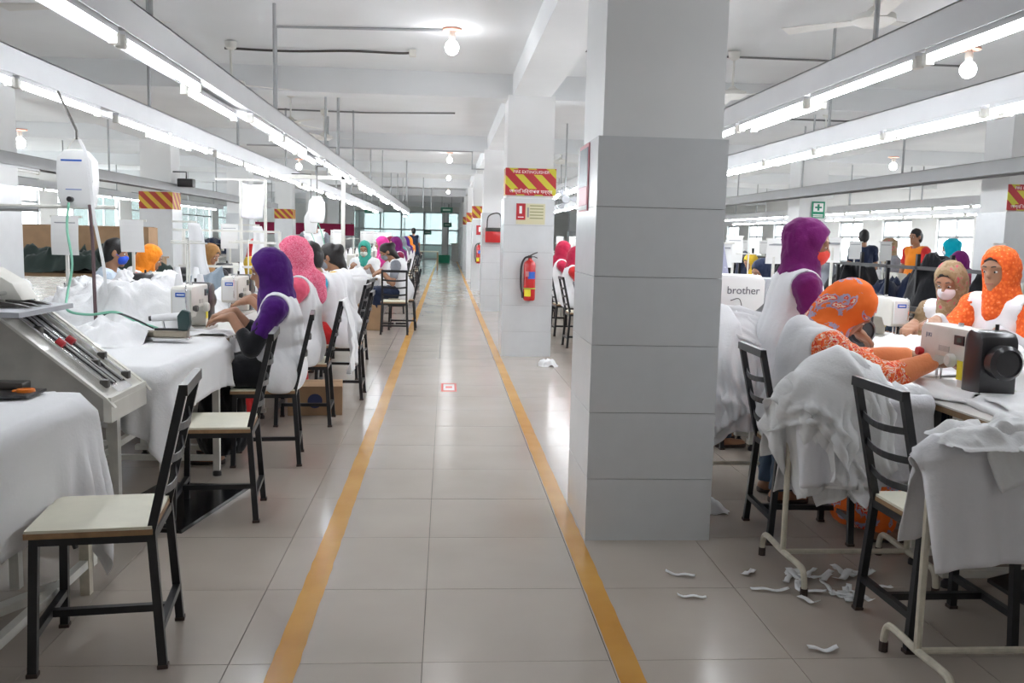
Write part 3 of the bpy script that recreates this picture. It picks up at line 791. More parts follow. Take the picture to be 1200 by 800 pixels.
def make_machine(label, loc, rz, group=None, dark=True, badge='brother', word=None, front=None):
    """lockstitch machine: operator looks along local +y, needle at -x, handwheel at +x; origin on table at bed centre"""
    t = thing('sewing_machine', label, 'sewing machine', loc, rz, group)
    bd = MB().bbox((-.25, -.09, 0), (.24, .09, .018), .006).obj('bed', MACHGREY, t)
    MB().box((-.24, -.03, .018), (-.16, .03, .021)).obj('needle_plate', CHROME, bd)
    arm = MB().prism([(-.265, .115), (-.265, .262), (-.245, .285), (.11, .285), (.125, .02), (.05, .02), (.045, .12), (.015, .15), (-.13, .15), (-.165, .10), (-.245, .10)], -.062, .062, 'xz', .012).obj('arm', MACHINE, t)
    MB().box((-.10, -.066, .175), (-.02, -.0625, .20)).obj('oil_slot', MACHGREY, arm)
    MB().box((.02, -.068, .215), (.09, -.0618, .255)).obj('control_panel', BLKPL, arm)
    MB().box((.045, -.070, .228), (.075, -.0678, .246)).obj('screen', mat('panel_screen', (.10, .16, .14), .2), arm)
    MB().box((.05, -.0645, .07), (.09, -.0618, .15)).obj('warning_label', YEL, arm)
    MB().lathe([(.028, -.064), (.028, -.085), (.022, -.092), (0, -.092)], (-.015+.03, 0, .145), 18, 'y').obj('stitch_dial', MACHINE, arm)
    fp = MB().bbox((-.275, -.05, .12), (-.262, .05, .27), .004).obj('face_plate', MACHW, t)
    if badge:
        MB().bbox((-.278, -.030, .225), (-.2745, .030, .25), .001).obj('badge', BLUE, fp)
        MB().box((-.2786, -.022, .234), (-.2781, .022, .241)).obj('badge_print', WPRINT, fp)
    if word: text_mesh('lettering', word, .026, mat('machine_print', (.20, .22, .28), .5), t, (-.19, -.0635, .235), (PI/2, 0, 0))
    nb = MB(); nb.tube([(-.215, 0, .11), (-.215, 0, .045)], .006, 8); nb.tube([(-.215, 0, .045), (-.215, 0, .02)], .0015, 6)
    nb.tube([(-.215, .02, .11), (-.215, .02, .03)], .005, 8); nb.box((-.228, -.02, .02), (-.205, .03, .026)); nb.obj('needle_bar', CHROME, t)
    tp = MB(); tp.tube(smooth_path([(-.27, -.03, .29), (-.29, -.035, .27), (-.295, -.035, .2), (-.288, -.035, .15), (-.27, -.035, .14)]), .0045, 6)
    tp.obj('thread_guard', CHROME, t)
    MB().lathe([(.014, -.05), (.02, -.066), (.018, -.078), (0, -.078)], (-.235, -.012, .155), 12, 'y').obj('tension_knob', RED if badge is None else DARKMETAL, t)
    m = BLKPL if dark else MACHGREY
    MB().prism([(.10, .02), (.105, .27), (.14, .295), (.215, .285), (.235, .25), (.235, .02)], -.075, .085, 'xz', .02).obj('motor_housing', m, t)
    hw = MB().lathe([(.0, .225), (.045, .23), (.068, .245), (.07, .29), (.055, .305), (.05, .295), (.0, .292)], (0, -.0, .17), 26, 'x').obj('handwheel', m, t)
    MB().tube([(.16, .03, .28), (.16, .03, .315)], .008, 8).obj('thread_pin', BLKPL, t)
    MB().tube([(-.05, .0, .28), (-.05, 0, .30)], .012, 8).obj('oil_cap', CHROME, t)
    return t

def make_thread_stand(label, loc, rz=0, group=None, h=.55, cones=2):
    t = thing('thread_stand', label, 'thread stand', loc, rz, group)
    MB().tube([(0, 0, 0), (0, 0, h)], .007, 6).obj('post', WSTEEL, t)
    MB().tube([(-.12, 0, h-.02), (.12, 0, h-.02)], .005, 6).obj('guide_bar', WSTEEL, t)
    MB().box((-.13, -.06, .18), (.13, .06, .19)).obj('tray', WSTEEL, t)
    for k in range(cones):
        x = -.07+.14*k
        MB().lathe([(.0, .19), (.036, .19), (.038, .2), (.020, .31), (.016, .32), (0, .32)], (x, 0, 0), 14).obj('thread_cone', CLOTH2, t)
    return t

def make_paper_stand(label, loc, rz=0, group=None, h=.75, w=.17, ph=.25, m=None, n=0):
    """thin white post with a printed sheet held at the top; sheet faces local -y"""
    t = thing('paper_stand', label, 'paper holder', loc, rz, group)
    MB().bar((0, .012, 0), (0, .012, h), .018).obj('post', WSTEEL, t)
    MB().bar((-w*.55, .0, h), (w*.6, .0, h), .012, .014).obj('clip_bar', WSTEEL, t)
    N = 6; v = []; f = []
    for i in range(N+1):
        z = h+.005-ph*i/N; d = -.008-.014*math.sin(i/N*2.6+n)
        v += [(-w/2, d, z), (w/2, d+.004*math.sin(n), z), (w/2, d+.0012+.004*math.sin(n), z), (-w/2, d+.0012, z)]
    for i in range(N):
        for k in range(4): f.append((4*i+k, 4*i+(k+1) % 4, 4*i+4+(k+1) % 4, 4*i+4+k))
    f += [(0, 1, 2, 3), (4*N+3, 4*N+2, 4*N+1, 4*N)]
    p = MB().add(v, f).obj('sheet', m or PAPER, t)
    MB().box((-w*.38, -.0145, h-.05), (w*.38, -.0125, h-.035)).obj('heading', PRINT, p)
    return t

def make_rack(label, loc, rz=0, L=.75, H=.74, D=.46):
    """bent pipe trolley: two end hoops, posts, low bar and top rail along local x; origin at the floor under one post"""
    t = thing('pipe_rack', label, 'rack', loc, rz); r = .0125
    for x in (0, L):
        hp = smooth_path([(x, -D/2, 0), (x, -D/2, .05), (x, -D/2+.02, .095), (x, -D/2+.07, .105), (x, 0, .10), (x, D/2-.07, .105), (x, D/2-.02, .095), (x, D/2, .05), (x, D/2, 0)], 5)
        MB().tube(hp, r, 8).obj('end_hoop', CREAMSTEEL, t)
        MB().tube([(x, 0, .10), (x, 0, H)], r, 8).obj('post', CREAMSTEEL, t)
        for y in (-D/2, D/2): MB().tube([(x, y, 0), (x, y, .035)], r+.003, 8).obj('rubber_foot', RUST, t)
    MB().tube([(0, 0, .10), (L, 0, .10)], r*.9, 8).obj('low_bar', CREAMSTEEL, t)
    MB().tube([(0, 0, H), (L, 0, H)], r, 8).obj('top_rail', CREAMSTEEL, t)
    return t
def make_box(label, loc, size, rz=0, group=None, m=None, mark=None):
    t = thing('cardboard_box', label, 'box', loc, rz, group); sx, sy, sz = size
    b = MB(); w_ = .006
    b.box((-sx/2, -sy/2, 0), (sx/2, sy/2, w_))
    b.box((-sx/2, -sy/2, 0), (sx/2, -sy/2+w_, sz)); b.box((-sx/2, sy/2-w_, 0), (sx/2, sy/2, sz))
    b.box((-sx/2, -sy/2, 0), (-sx/2+w_, sy/2, sz)); b.box((sx/2-w_, -sy/2, 0), (sx/2, sy/2, sz))
    b.obj('carton', m or CARD, t)
    for s_ in (-1, 1):
        MB().hexa([(-sx/2, s_*sy/2, sz-.004), (sx/2, s_*sy/2, sz-.004), (sx/2, s_*.004, sz+.006), (-sx/2, s_*.004, sz+.006), (-sx/2, s_*sy/2, sz), (sx/2, s_*sy/2, sz), (sx/2, s_*.004, sz+.012), (-sx/2, s_*.004, sz+.012)]).obj('flap', m or CARD, t)
    if mark: MB().lathe([(0, 0), (mark, 0), (mark, .001), (0, .001)], (0, -sy/2-.001, sz*.5), 18, 'y').obj('round_mark', mat('navy_print', (.03, .04, .12), .6), t)
    return t
# ================================================================ left sewing line, near end
LCH = [(-1.075, 2.92, PI/2-.10+.24, 'empty black steel chair with cream seat, nearest the camera at bottom left'),
       (-1.08, 4.38, PI/2+.10, 'empty black steel chair with cream seat beside the black floor board'),
       (-1.05, 5.43, PI/2+.12, 'black steel chair under the worker in the purple headscarf'),
       (-1.00, 6.55, PI/2+.05, 'black steel chair under the pink-scarfed worker, a white garment hung over its back'),
       (-.87, 7.62, PI/2+.02, 'black steel chair just behind the one with the hung garment'),
       (-1.0, 8.70, PI/2-.05, 'black steel chair under the worker with the hair bun'),
       (-1.05, 9.75, PI/2-.1, 'black steel chair beside the white-clothed table end')]
chair0 = make_chair(LCH[0][3], (LCH[0][0], LCH[0][1], 0), LCH[0][2])
for x, y, r, lab in LCH[1:]: dup(chair0, (x, y, 0), r, lab)
dup(chair0, (-.70, 12.62, 0), .03, 'empty black steel chair seen from behind, end of the near left line')

# cloth-covered front table
t = thing('work_table', 'white steel table under a draped white cloth at the left edge', 'table', (-2.1, 2.0, 0))
MB().box((0, 0, .70), (.76, 1.43, .722)).obj('tabletop', WOOD, t)
for x, y in ((.78, 1.36), (.50, 1.42), (.78, .1), (.06, 1.42), (.06, .1)): MB().bar((x, y, .70), (x, y, 0), .035).obj('leg', CREAMSTEEL if x > .7 else WSTEEL, t)
MB().bar((.78, .1, .12), (.78, 1.36, .12), .03).obj('stretcher', WSTEEL, t); MB().bar((.06, 1.42, .25), (.78, 1.42, .25), .03).obj('stretcher', WSTEEL, t)
MB().bar((.1, .2, .05), (.7, 1.3, .05), .05, .03).obj('diagonal_rail', WSTEEL, t)
P, st = grid_pts(-2.1, -.985, 52, 1.9, 3.82, 84, .755)
pin = (np.arange(0, 12), slice(None))
P = cloth(P, st, boxes=[((-2.2, 1.5, 0), (-1.29, 3.48, .744))], iters=110, jitter=.003, seed=4, pin=(slice(0, 20), slice(0, 40)), thick=.004)
tag(link('tablecloth', sheet_mesh('tablecloth', P, CLOTH, fold=.0025, seed=3)), 'white cloth hanging over the corner of the left front table', 'tablecloth')
t = thing('tool_tray', 'dark flat tray with blue paper on the left front table', 'tray', (-1.72, 3.32, .757))
MB().bbox((-.2, -.07, 0), (.26, .09, .012), .004).obj('tray', BLKPL, t); MB().box((-.1, -.06, .013), (.10, -.0, .018)).obj('paper', mat('blue_paper', (.16, .22, .42), .7), t)
MB().bbox((-.24, .03, .012), (.2, .10, .04), .006).obj('ruler_block', DARKMETAL, t)
t = thing('tape_roll', 'small orange plastic piece beside the dark tray', 'tape', (-1.50, 3.33, .757))
MB().lathe([(.018, 0), (.03, .002), (.032, .012), (.03, .022), (.018, .024), (.016, .012)], n=16).obj('ring', mat('orange_plastic', (.85, .22, .02), .4), t)
MB().bbox((-.045, -.01, .0), (-.02, .012, .018), .004).obj('tongue', MATS['orange_plastic'], t)

# inclined feeder machine standing behind the front table
t = thing('feeder_machine', 'cream inclined feeder machine with steel rails behind the front table', 'machine', (0, 0, 0))
A0, A1 = 3.60, 4.02
MB().prism([(-1.32, .70), (-1.32, .60), (-2.35, .60), (-2.35, 1.02), (-1.72, 1.02)], A0+.02, A1-.02, 'xz', .006).obj('body', MACHGREY, t)
sl = (1.02-.70)/.40
def rp(x, y, h=0): return (x-h*.62, y, .70+(-1.32-x)*sl+h*.78)
for y0 in (A0-.012, A1-.012):
    MB().hexa([rp(-1.30, y0, -.03), rp(-1.76, y0, -.03), rp(-1.76, y0+.024, -.03), rp(-1.30, y0+.024, -.03), rp(-1.30, y0, .02), rp(-1.76, y0, .02), rp(-1.76, y0+.024, .02), rp(-1.30, y0+.024, .02)]).obj('side_rail', MACHINE, t)
bed = MB().hexa([rp(-1.31, A0, -.02), rp(-1.75, A0, -.02), rp(-1.75, A1, -.02), rp(-1.31, A1, -.02), rp(-1.31, A0, .0), rp(-1.75, A0, .0), rp(-1.75, A1, .0), rp(-1.31, A1, .0)]).obj('bed_plate', MACHINE, t)
MB().hexa([rp(-1.315, 3.74, .001), rp(-1.70, 3.74, .001), rp(-1.70, 3.90, .001), rp(-1.315, 3.90, .001), rp(-1.315, 3.74, .004), rp(-1.70, 3.74, .004), rp(-1.70, 3.90, .004), rp(-1.315, 3.90, .004)]).obj('slot_plate', CHROME, t)
for y in (3.70, 3.775, 3.80, 3.87, 3.94):
    MB().tube([rp(-1.33, y, .03), rp(-1.70, y, .03)], .006, 6).obj('guide_rod', CHROME, t)
for y in (3.76, 3.86):
    a, b = rp(-1.52, y, .03), rp(-1.545, y, .03); MB().tube([a, b], .017, 10).obj('red_collar', RED, t)
    a, b = rp(-1.69, y, .03), rp(-1.71, y, .03); MB().tube([a, b], .013, 10).obj('red_collar', RED, t)
for x, y in ((-1.34, 3.70), (-1.34, 3.94), (-1.42, 3.82), (-1.60, 3.72), (-1.44, 3.95)):
    MB().bbox(tuple(c-.016 for c in rp(x, y, .03)), tuple(c+.016 for c in rp(x, y, .03)), .004).obj('block', DARKMETAL, t)
MB().box((-1.33, A0, .60), (-1.30, A1, .70)).obj('end_plate', MACHINE, t)
# head unit on top of the slope
MB().hexa([(-2.12, 3.52, 1.02), (-1.60, 3.52, 1.015), (-1.60, 4.02, 1.015), (-2.12, 4.02, 1.02), (-2.12, 3.52, 1.045), (-1.60, 3.52, 1.035), (-1.60, 4.02, 1.035), (-2.12, 4.02, 1.045)]).obj('head_plate', GREYPL, t)
hd = MB().prism([(-2.05, 1.04), (-2.05, 1.17), (-1.99, 1.20), (-1.84, 1.19), (-1.74, 1.13), (-1.70, 1.06), (-1.78, 1.06), (-1.86, 1.12), (-1.90, 1.04)], 3.78, 3.93, 'xz', .012).obj('head', MACHINE, t)
MB().prism([(-2.05, 1.03), (-2.05, 1.24), (-1.98, 1.245), (-1.97, 1.03)], 3.66, 3.76, 'xz', .008).obj('pillar', MACHINE, t)
MB().tube([(-2.01, 3.71, 1.24), (-2.01, 3.71, 1.33)], .006, 6).obj('pin', DARKMETAL, t); MB().tube([(-1.98, 3.73, 1.24), (-1.98, 3.73, 1.275)], .009, 6).obj('pin', DARKMETAL, t)
for y in (3.60, 3.98):
    MB().prism([(-1.90, 1.04), (-1.90, 1.10), (-1.86, 1.135), (-1.82, 1.135), (-1.78, 1.09), (-1.78, 1.04)], y-.02, y+.02, 'xz', .006).obj('bracket', MACHINE, t)
MB().tube([(-1.84, 3.58, 1.105), (-1.84, 4.02, 1.105)], .012, 8).obj('roller_shaft', CHROME, t)
MB().tube([(-1.77, 3.64, 1.09), (-1.77, 4.02, 1.09)], .009, 8).obj('roller_shaft', CHROME, t)
for y in (3.80, 3.90, 4.0): MB().lathe([(.0, -.012), (.038, -.012), (.04, 0), (.038, .012), (0, .012)], (-1.80, y, 1.10), 16, 'y').obj('pressure_disc', MACHW, t)
for y in (3.68, 3.76, 3.86): MB().hexa([(-1.76, y, 1.04), (-1.63, y, 1.04), (-1.63, y+.03, 1.04), (-1.76, y+.03, 1.04), (-1.76, y, 1.065), (-1.66, y, 1.05), (-1.66, y+.03, 1.05), (-1.76, y+.03, 1.065)]).obj('presser_foot', DARKMETAL, t)
for x, y in ((-1.42, 3.66), (-1.42, 3.96), (-2.25, 3.66), (-2.25, 3.96)): MB().bar((x, y, .60), (x, y, 0), .04).obj('leg', WSTEEL, t)
MB().bbox((-1.95, 3.68, .22), (-1.55, 3.95, .58), .02).obj('motor_box', DARKMETAL, t)
MB().tube(smooth_path([(-1.5, 3.70, .58), (-1.48, 3.66, .4), (-1.55, 3.7, .25), (-1.5, 3.72, .05)]), .012, 6).obj('cable', BLKPL, t)

# ironing table with cloth
t = thing('ironing_table', 'ironing table under a thick white cloth, left of the aisle', 'table', (-1.95, 4.06, 0))
MB().box((0, .05, .69), (.67, 1.24, .720)).obj('tabletop', WOOD, t)
for x, y in ((.69, .06), (.69, 1.0), (.05, .06), (.05, 1.2)):
    lg = MB().bar((x, y, .70), (x, y, .03), .035).obj('leg', WSTEEL, t); MB().lathe([(.025, 0), (.025, .02), (.012, .03)], (x, y, 0), 10).obj('caster', BLKPL, lg)
for y in (.06, 1.0): MB().bar((.05, y, .10), (.69, y, .10), .03).obj('foot_rail', WSTEEL, t)
MB().bar((.37, .06, .32), (.37, 1.2, .32), .03).obj('stretcher', WSTEEL, t)
P, st = grid_pts(-1.97, -1.04, 48, 3.86, 5.46, 82, .752)
P = cloth(P, st, boxes=[((-2.3, 4.06, 0), (-1.23, 5.34, .742))], iters=120, jitter=.006, seed=9, pin=(slice(0, 12), slice(12, 70)), thick=.004)
tag(link('ironing_cloth', sheet_mesh('ironing_cloth', P, CLOTH2, thick=.006, fold=.004, seed=5)), 'thick white cloth spread over the ironing table', 'cloth')
t = thing('floor_board', 'black flat board on the floor under the second chair', 'board', (0, 0, 0))
MB().hexa([(-1.62, 4.12, .0), (-1.17, 4.05, 0), (-1.02, 4.80, 0), (-1.5, 4.85, 0), (-1.62, 4.12, .018), (-1.17, 4.05, .018), (-1.02, 4.80, .018), (-1.5, 4.85, .018)]).obj('plate', mat('black_gloss_board', (.012, .012, .014), .18), t)

# steam iron, hanging water tank and hose
t = thing('steam_iron', 'steam iron with white padded handle on the ironing table', 'iron', (-1.50, 5.02, .766), .06)
so = [(-.15, 0), (-.10, .035), (-.02, .055), (.10, .058), (.115, .045), (.115, -.045), (.10, -.058), (-.02, -.055), (-.10, -.035)]
MB().prism(so, 0, .016, 'xy', .003).obj('soleplate', CHROME, t)
MB().prism([(a*.82+.01, b*.8) for a, b in so], .016, .05, 'xy', .006).obj('body', mat('iron_body', (.33, .29, .23), .4, metal=.5), t)
MB().box((-.07, -.012, .05), (.09, .012, .062)).obj('bracket', BLKPL, t)
MB().tube([(-.085, 0, .115), (.075, 0, .128)], [.018, .022], 12).obj('handle', CLOTH2, t)
MB().tube([(-.10, 0, .113), (-.083, 0, .115)], .014, 10).obj('handle_end', BLKPL, t)
MB().prism([(.055, .05), (.05, .13), (.075, .165), (.115, .155), (.12, .09), (.105, .05)], -.025, .025, 'xz', .008).obj('rear_grip', mat('dark_green_plastic', (.02, .05, .05), .4), t)
MB().tube([(-.02, 0, .05), (-.03, 0, .112)], .006, 6).obj('strut', CHROME, t)
TANK = mat('tank_plastic', (.80, .80, .80), .4)
t = thing('water_tank', 'white plastic water tank hanging above the left line', 'tank', (-2.14, 5.5, 1.475))
MB().prism([(-.085, 0), (-.10, .06), (-.105, .20), (-.098, .29), (-.07, .305), (-.06, .33), (.05, .33), (.075, .30), (.10, .27), (.105, .15), (.09, .02), (.08, 0)], -.055, .055, 'xz', .018).obj('bottle', TANK, t)
MB().box((-.072, -.0565, .262), (.045, -.0555, .272)).obj('brand_line', BLUE, t); MB().box((-.05, -.0565, .10), (.04, -.0555, .104)).obj('print_line', BLUE, t)
MB().tube(smooth_path([(-.06, 0, .32), (-.03, 0, .375), (0, 0, .40), (.03, 0, .37), (.05, 0, .32)]), .004, 6).obj('sling', WSTEEL, t)
MB().tube([(0, 0, .39), (0, 0, .44), (-.10, .0, .66)], .008, 6).obj('hook', DARKMETAL, t)
MB().lathe([(.0, -.085), (.016, -.085), (.016, -.05), (0, -.05)], (-.02, 0, .045), 10, 'y').obj('valve', BLKPL, t)
t = thing('cloth_strip', 'long white cloth strip trailing from the water tank', 'cloth strip', (0, 0, 0))
sp = smooth_path([(-2.10, 5.45, 1.86), (-2.06, 5.43, 1.78), (-2.03, 5.41, 1.60), (-2.0, 5.38, 1.40), (-1.94, 5.33, 1.15), (-1.92, 5.3, .98)])
m = MB(); v = []; f = []
for i, p in enumerate(sp): v += [p+Vector((-.009, -.02, 0)), p+Vector((.009, -.02, 0)), p+Vector((.009, -.018, 0)), p+Vector((-.009, -.018, 0))]
for i in range(len(sp)-1):
    for k in range(4): f.append((4*i+k, 4*i+(k+1) % 4, 4*i+4+(k+1) % 4, 4*i+4+k))
m.add(v, f).obj('strip', CLOTH2, t)
t = thing('green_hose', 'translucent green hose from the water tank down to the iron', 'hose', (0, 0, 0))
MB().tube(smooth_path([(-2.165, 5.42, 1.50), (-2.17, 5.40, 1.35), (-2.14, 5.38, 1.15), (-2.16, 5.35, .98), (-2.10, 5.2, .90), (-1.95, 5.12, .885), (-1.80, 5.08, .905), (-1.68, 5.05, .86), (-1.56, 5.03, .825)]), .0075, 8).obj('tube', mat('green_hose', (.25, .62, .45), .3, alpha=.9), t)
t = thing('power_cord', 'dark brown cord hanging beside the green hose', 'cord', (0, 0, 0))
MB().tube([(-2.06, 5.45, 1.49), (-2.03, 5.4, 1.30), (-1.99, 5.3, 1.05), (-1.93, 5.15, .80)], .010, 7).obj('rod', mat('maroon_cord', (.07, .03, .035), .5), t)
MB().tube(smooth_path([(-1.93, 5.15, .80), (-1.90, 5.12, .86), (-1.84, 5.1, .90), (-1.74, 5.06, .89), (-1.58, 5.03, .825)]), .006, 7).obj('lead', BLKPL, t)
t = thing('hanging_rail', 'thin white rail crossing behind the water tank', 'rail', (0, 0, 0))
MB().tube([(-3.6, 5.7, 1.47), (-2.0, 5.7, 1.485)], .012, 8).obj('rail', WSTEEL, t); MB().tube([(-3.2, 5.7, 1.46), (-2.45, 5.7, 1.465)], .017, 8).obj('sleeve', GREYSTEEL, t)
for x in (-3.55, -2.75): MB().tube([(x, 5.7, 1.47), (x, 5.7, CEIL_Z+.01)] if x < -3 else [(x, 5.7, 1.47), (x, 5.7, .0)], .009, 6).obj('support', WSTEEL, t)

# ================================================================ right sewing line, near end
RCH = [(1.765, 3.00, -PI/2+.02, 'empty black steel chair with cream seat, nearest the camera at right'),
       (1.685, 4.07, -PI/2-.04, 'black steel chair under the worker bending in the orange scarf')]
for x, y, r, lab in RCH: dup(chair0, (x, y, 0), r, lab)
rk = make_rack('cream pipe rack with a white sheet over it, bottom right corner', (1.50, 2.62, 0), 0, .62, .76, .42)
rk2 = make_rack('cream pipe rack piled with white garments beside the bending worker', (1.41, 3.53, 0), 0, .53, .72, .47)

def garment_sheet(cx, cy, lx, ly, rot, z0, colls, seed, m, crump=.03, n=(30, 40), iters=70, squeeze=.86):
    P, st = grid_pts(-lx/2, lx/2, n[0], -ly/2, ly/2, n[1], 0)
    N = np.stack([vnoise(P.reshape(-1, 3)*(1, .35, 1), 20, seed+i).reshape(n) for i in range(3)], -1)
    P = P*np.array((squeeze, 1, 1))+crump*N; c, s_ = math.cos(rot), math.sin(rot)
    P = np.stack([cx+c*P[..., 0]-s_*P[..., 1], cy+s_*P[..., 0]+c*P[..., 1], z0+P[..., 2]], -1)
    P = cloth(P, st, iters=iters, jitter=.01, seed=seed, bend=.10, thick=.006, **colls)
    return P
# sheets hung over the racks
P, st = grid_pts(1.435, 2.16, 40, 2.27, 2.96, 44, .80)
P = cloth(P, st, caps=[((1.44, 2.57, .765), (2.2, 2.57, .765), .022), ((1.44, 2.67, .765), (2.2, 2.67, .765), .022)], boxes=[((1.46, 2.56, .72), (2.2, 2.68, .782))], iters=90, jitter=.012, seed=21, thick=.006)
tag(link('rack_sheet', sheet_mesh('rack_sheet', P, CLOTH3, thick=.004, fold=.003, seed=2)), 'plain white sheet hanging over the bottom right rack', 'sheet')
RACKTOP = [(1.64, 2.61, .30, .28, .10, 3, .2, 'small rumpled white piece on the left end of the bottom right rack'), (1.80, 2.63, .40, .34, .11, 8, 1.1, 'rumpled white cloth lying in the middle of the bottom right rack'), (2.02, 2.60, .40, .30, .10, 14, 2.0, 'rumpled white piece at the right end of the bottom right rack')]
P = garment_sheet(1.66, 2.585, .16, .34, .5, .90, dict(caps=[((1.44, 2.57, .775), (2.2, 2.57, .775), .03), ((1.44, 2.67, .775), (2.2, 2.67, .775), .03)]), 18, CLOTH2, n=(14, 24), iters=50)
tag(link('cloth_piece', sheet_mesh('cloth_piece', P, CLOTH2, thick=.004, fold=.003, seed=18, pleat=.012, npl=2)), 'torn white cloth tongue hanging down in front of the bottom right rack', 'cloth')
P, st = grid_pts(1.385, 1.96, 36, 3.14, 3.96, 46, .76)
P = cloth(P, st, caps=[((1.39, 3.45, .735), (2.0, 3.45, .735), .03), ((1.39, 3.61, .735), (2.0, 3.61, .735), .03)], boxes=[((1.40, 3.45, .7), (2.0, 3.61, .765))], iters=90, jitter=.012, seed=31, thick=.006)
tag(link('rack_sheet', sheet_mesh('rack_sheet', P, CLOTH3, thick=.004, fold=.003, seed=6)), 'white sheet hanging under the garments on the middle rack', 'sheet')
GAR = [(1.62, 3.50, .62, .85, .35, 41, 'topmost white garment slung over the middle rack'), (1.48, 3.48, .50, .80, -.35, 44, 'white garment hanging off the aisle side of the middle rack'), (1.76, 3.46, .46, .86, -.1, 47, 'white garment hanging off the table side of the middle rack'), (1.60, 3.40, .40, .70, .9, 49, 'white garment lying crosswise on the middle rack')]
for k, (cx, cy, lx, ly, rot, sd, lab) in enumerate(GAR):
    P = garment_sheet(cx, cy, lx, ly, rot, .98, dict(ells=[((1.60, 3.53, .70), (.20+.010*k, .13+.010*k, .20+.014*k))], caps=[((1.38, 3.53, .745), (1.95, 3.53, .745), .05)]), sd, CLOTH2)
    tag(link('white_garment', sheet_mesh('white_garment', P, CLOTH2, thick=.004, fold=.003, seed=sd, pleat=.040, npl=3)), lab, 'garment')

# big heap of garments beside the near column
HE = dict(ells=[((1.62, 4.95, .66), (.36, .34, .30)), ((1.90, 4.9, .70), (.30, .32, .22))])
for k, (cx, cy, lx, ly, rot, sd, lab) in enumerate(((1.62, 4.86, 1.0, 1.0, .2, 61, 'lowest white garment of the big heap beside the near column'), (1.50, 4.78, .5, .95, -.5, 63, 'white garment sliding off the front of the big heap'), (1.85, 4.74, .5, 1.0, .5, 66, 'white garment on the worker side of the big heap'), (1.70, 4.80, .45, .9, 1.2, 69, 'topmost white garment lying across the big heap'), (1.42, 4.70, .42, .8, .05, 72, 'white garment hanging lowest at the near column'))):
    P = garment_sheet(cx, cy, lx, ly, rot, 1.05+.015*k, dict(ells=[(c, tuple(q+.012*k for q in r)) for c, r in HE['ells']]), sd, CLOTH2, n=(34, 44), squeeze=.8)
    tag(link('white_garment', sheet_mesh('white_garment', P, CLOTH2, thick=.004, fold=.003, seed=sd, pleat=.046, npl=4)), lab, 'garment')
t = thing('garment_trolley', 'pipe trolley with a grey apron carrying the big white heap', 'rack', (1.42, 4.95, 0))
MB().box((-.10, -.20, .34), (.55, -.19, .70)).obj('apron', CLOTH3, t); MB().box((-.1, -.19, .44), (.72, .22, .46)).obj('shelf', WSTEEL, t)
for x in (-.08, .68):
    for y in (-.18, .2): MB().tube([(x, y, .0), (x, y, .72)], .0125, 8).obj('post', CREAMSTEEL, t)
    MB().tube([(x, -.18, .16), (x, .2, .16)], .011, 8).obj('low_bar', CREAMSTEEL, t)
MB().tube([(-.08, -.18, .16), (.68, -.18, .16)], .011, 8).obj('low_bar', CREAMSTEEL, t)

# tables, machine and cloths of the right line
rt = make_table('sewing table with dark wooden edge at the right edge of the picture', (1.98, 2.35, 0), 0, ly=1.16, lx=.60)
dup(rt, (1.98, 3.53, 0), 0, 'sewing table carrying the cream machine with the black handwheel')
dup(rt, (1.98, 4.71, 0), 0, 'sewing table beside the worker in the magenta scarf')
mc = make_machine('cream sewing machine with black motor and black handwheel at right', (2.23, 3.70, .742), PI/2+PI+.0, word='JUKI', badge=None)
mc.rotation_euler = (0, 0, -PI/2)
def flat_stack(cx, cy, lx, ly, rot, z, n, lab0, seed, edge=None):
    pass
for k, (cx, cy, lx, ly, rot, z, sd, lab) in enumerate(((2.10, 3.72, .34, .52, .5, .80, 81, 'flat white panels lying between the bending worker and the machine'), (2.40, 3.22, .58, .56, -.25, .82, 83, 'uppermost white sheet folded on the right front table'), (2.33, 3.14, .58, .54, -.15, .79, 85, 'lower white sheet folded on the right front table'), (2.46, 2.92, .60, .60, .3, .80, 87, 'white sheet at the right border of the picture on the front table'), (2.35, 4.55, .6, .8, .2, .82, 89, 'white cloth spread on the table behind the cream machine'))):
    P, st = grid_pts(-lx/2, lx/2, 30, -ly/2, ly/2, 30, 0)
    c, s_ = math.cos(rot), math.sin(rot); P[..., 2] = .012*vnoise(P.reshape(-1, 3), 9, sd).reshape(30, 30)
    P = np.stack([cx+c*P[..., 0]-s_*P[..., 1], cy+s_*P[..., 0]+c*P[..., 1], z+P[..., 2]], -1)
    top = .748 if k != 1 else .772
    P = cloth(P, st, boxes=[((1.985, 2.3, .6), (3.4, 5.9, top)), ((2.13, 3.42, .6), (2.32, 3.96, .775))], iters=90, jitter=.006, seed=sd, thick=.004)
    tag(link('white_sheet', sheet_mesh('white_sheet', P, CLOTH2, thick=.006 if k != 2 else .02, fold=.005, seed=sd)), lab, 'sheet')

def heap(lab, cx, cy, z, lx, ly, h, seed, rz=0, m=None, dens=.012, group=None):
    o = link('fabric_heap', heap_mesh('fabric_heap', lx, ly, h, m or CLOTH2, seed, dens), None, (cx, cy, z), rz)
    return tag(o, lab, 'fabric heap', group)
for x, y, lx, ly, h_, sd, r_, lab in RACKTOP: heap(lab, x, y, .778, lx, ly, h_*.45, sd, r_, dens=.007)
heap('crumpled white fabric heap behind the cream machine, right line', 2.72, 4.45, .745, .55, .9, .16, 5)
heap('crumpled white fabric heap between the machine and the right border', 2.78, 3.72, .745, .6, .8, .20, 12)
heap('white fabric heap in front of the masked worker', 2.85, 5.35, .745, .6, .8, .10, 17)
heap('crumpled white fabric heap behind the iron, left line', -2.05, 5.85, .745, 1.05, 1.1, .26, 23)
heap('big crumpled white fabric heap before the worker with the blue mask', -2.25, 6.75, .745, 1.1, 1.2, .36, 29)
heap('white fabric heap beyond the near left sewing machine', -1.95, 7.3, .745, 1.0, 1.3, .22, 31)
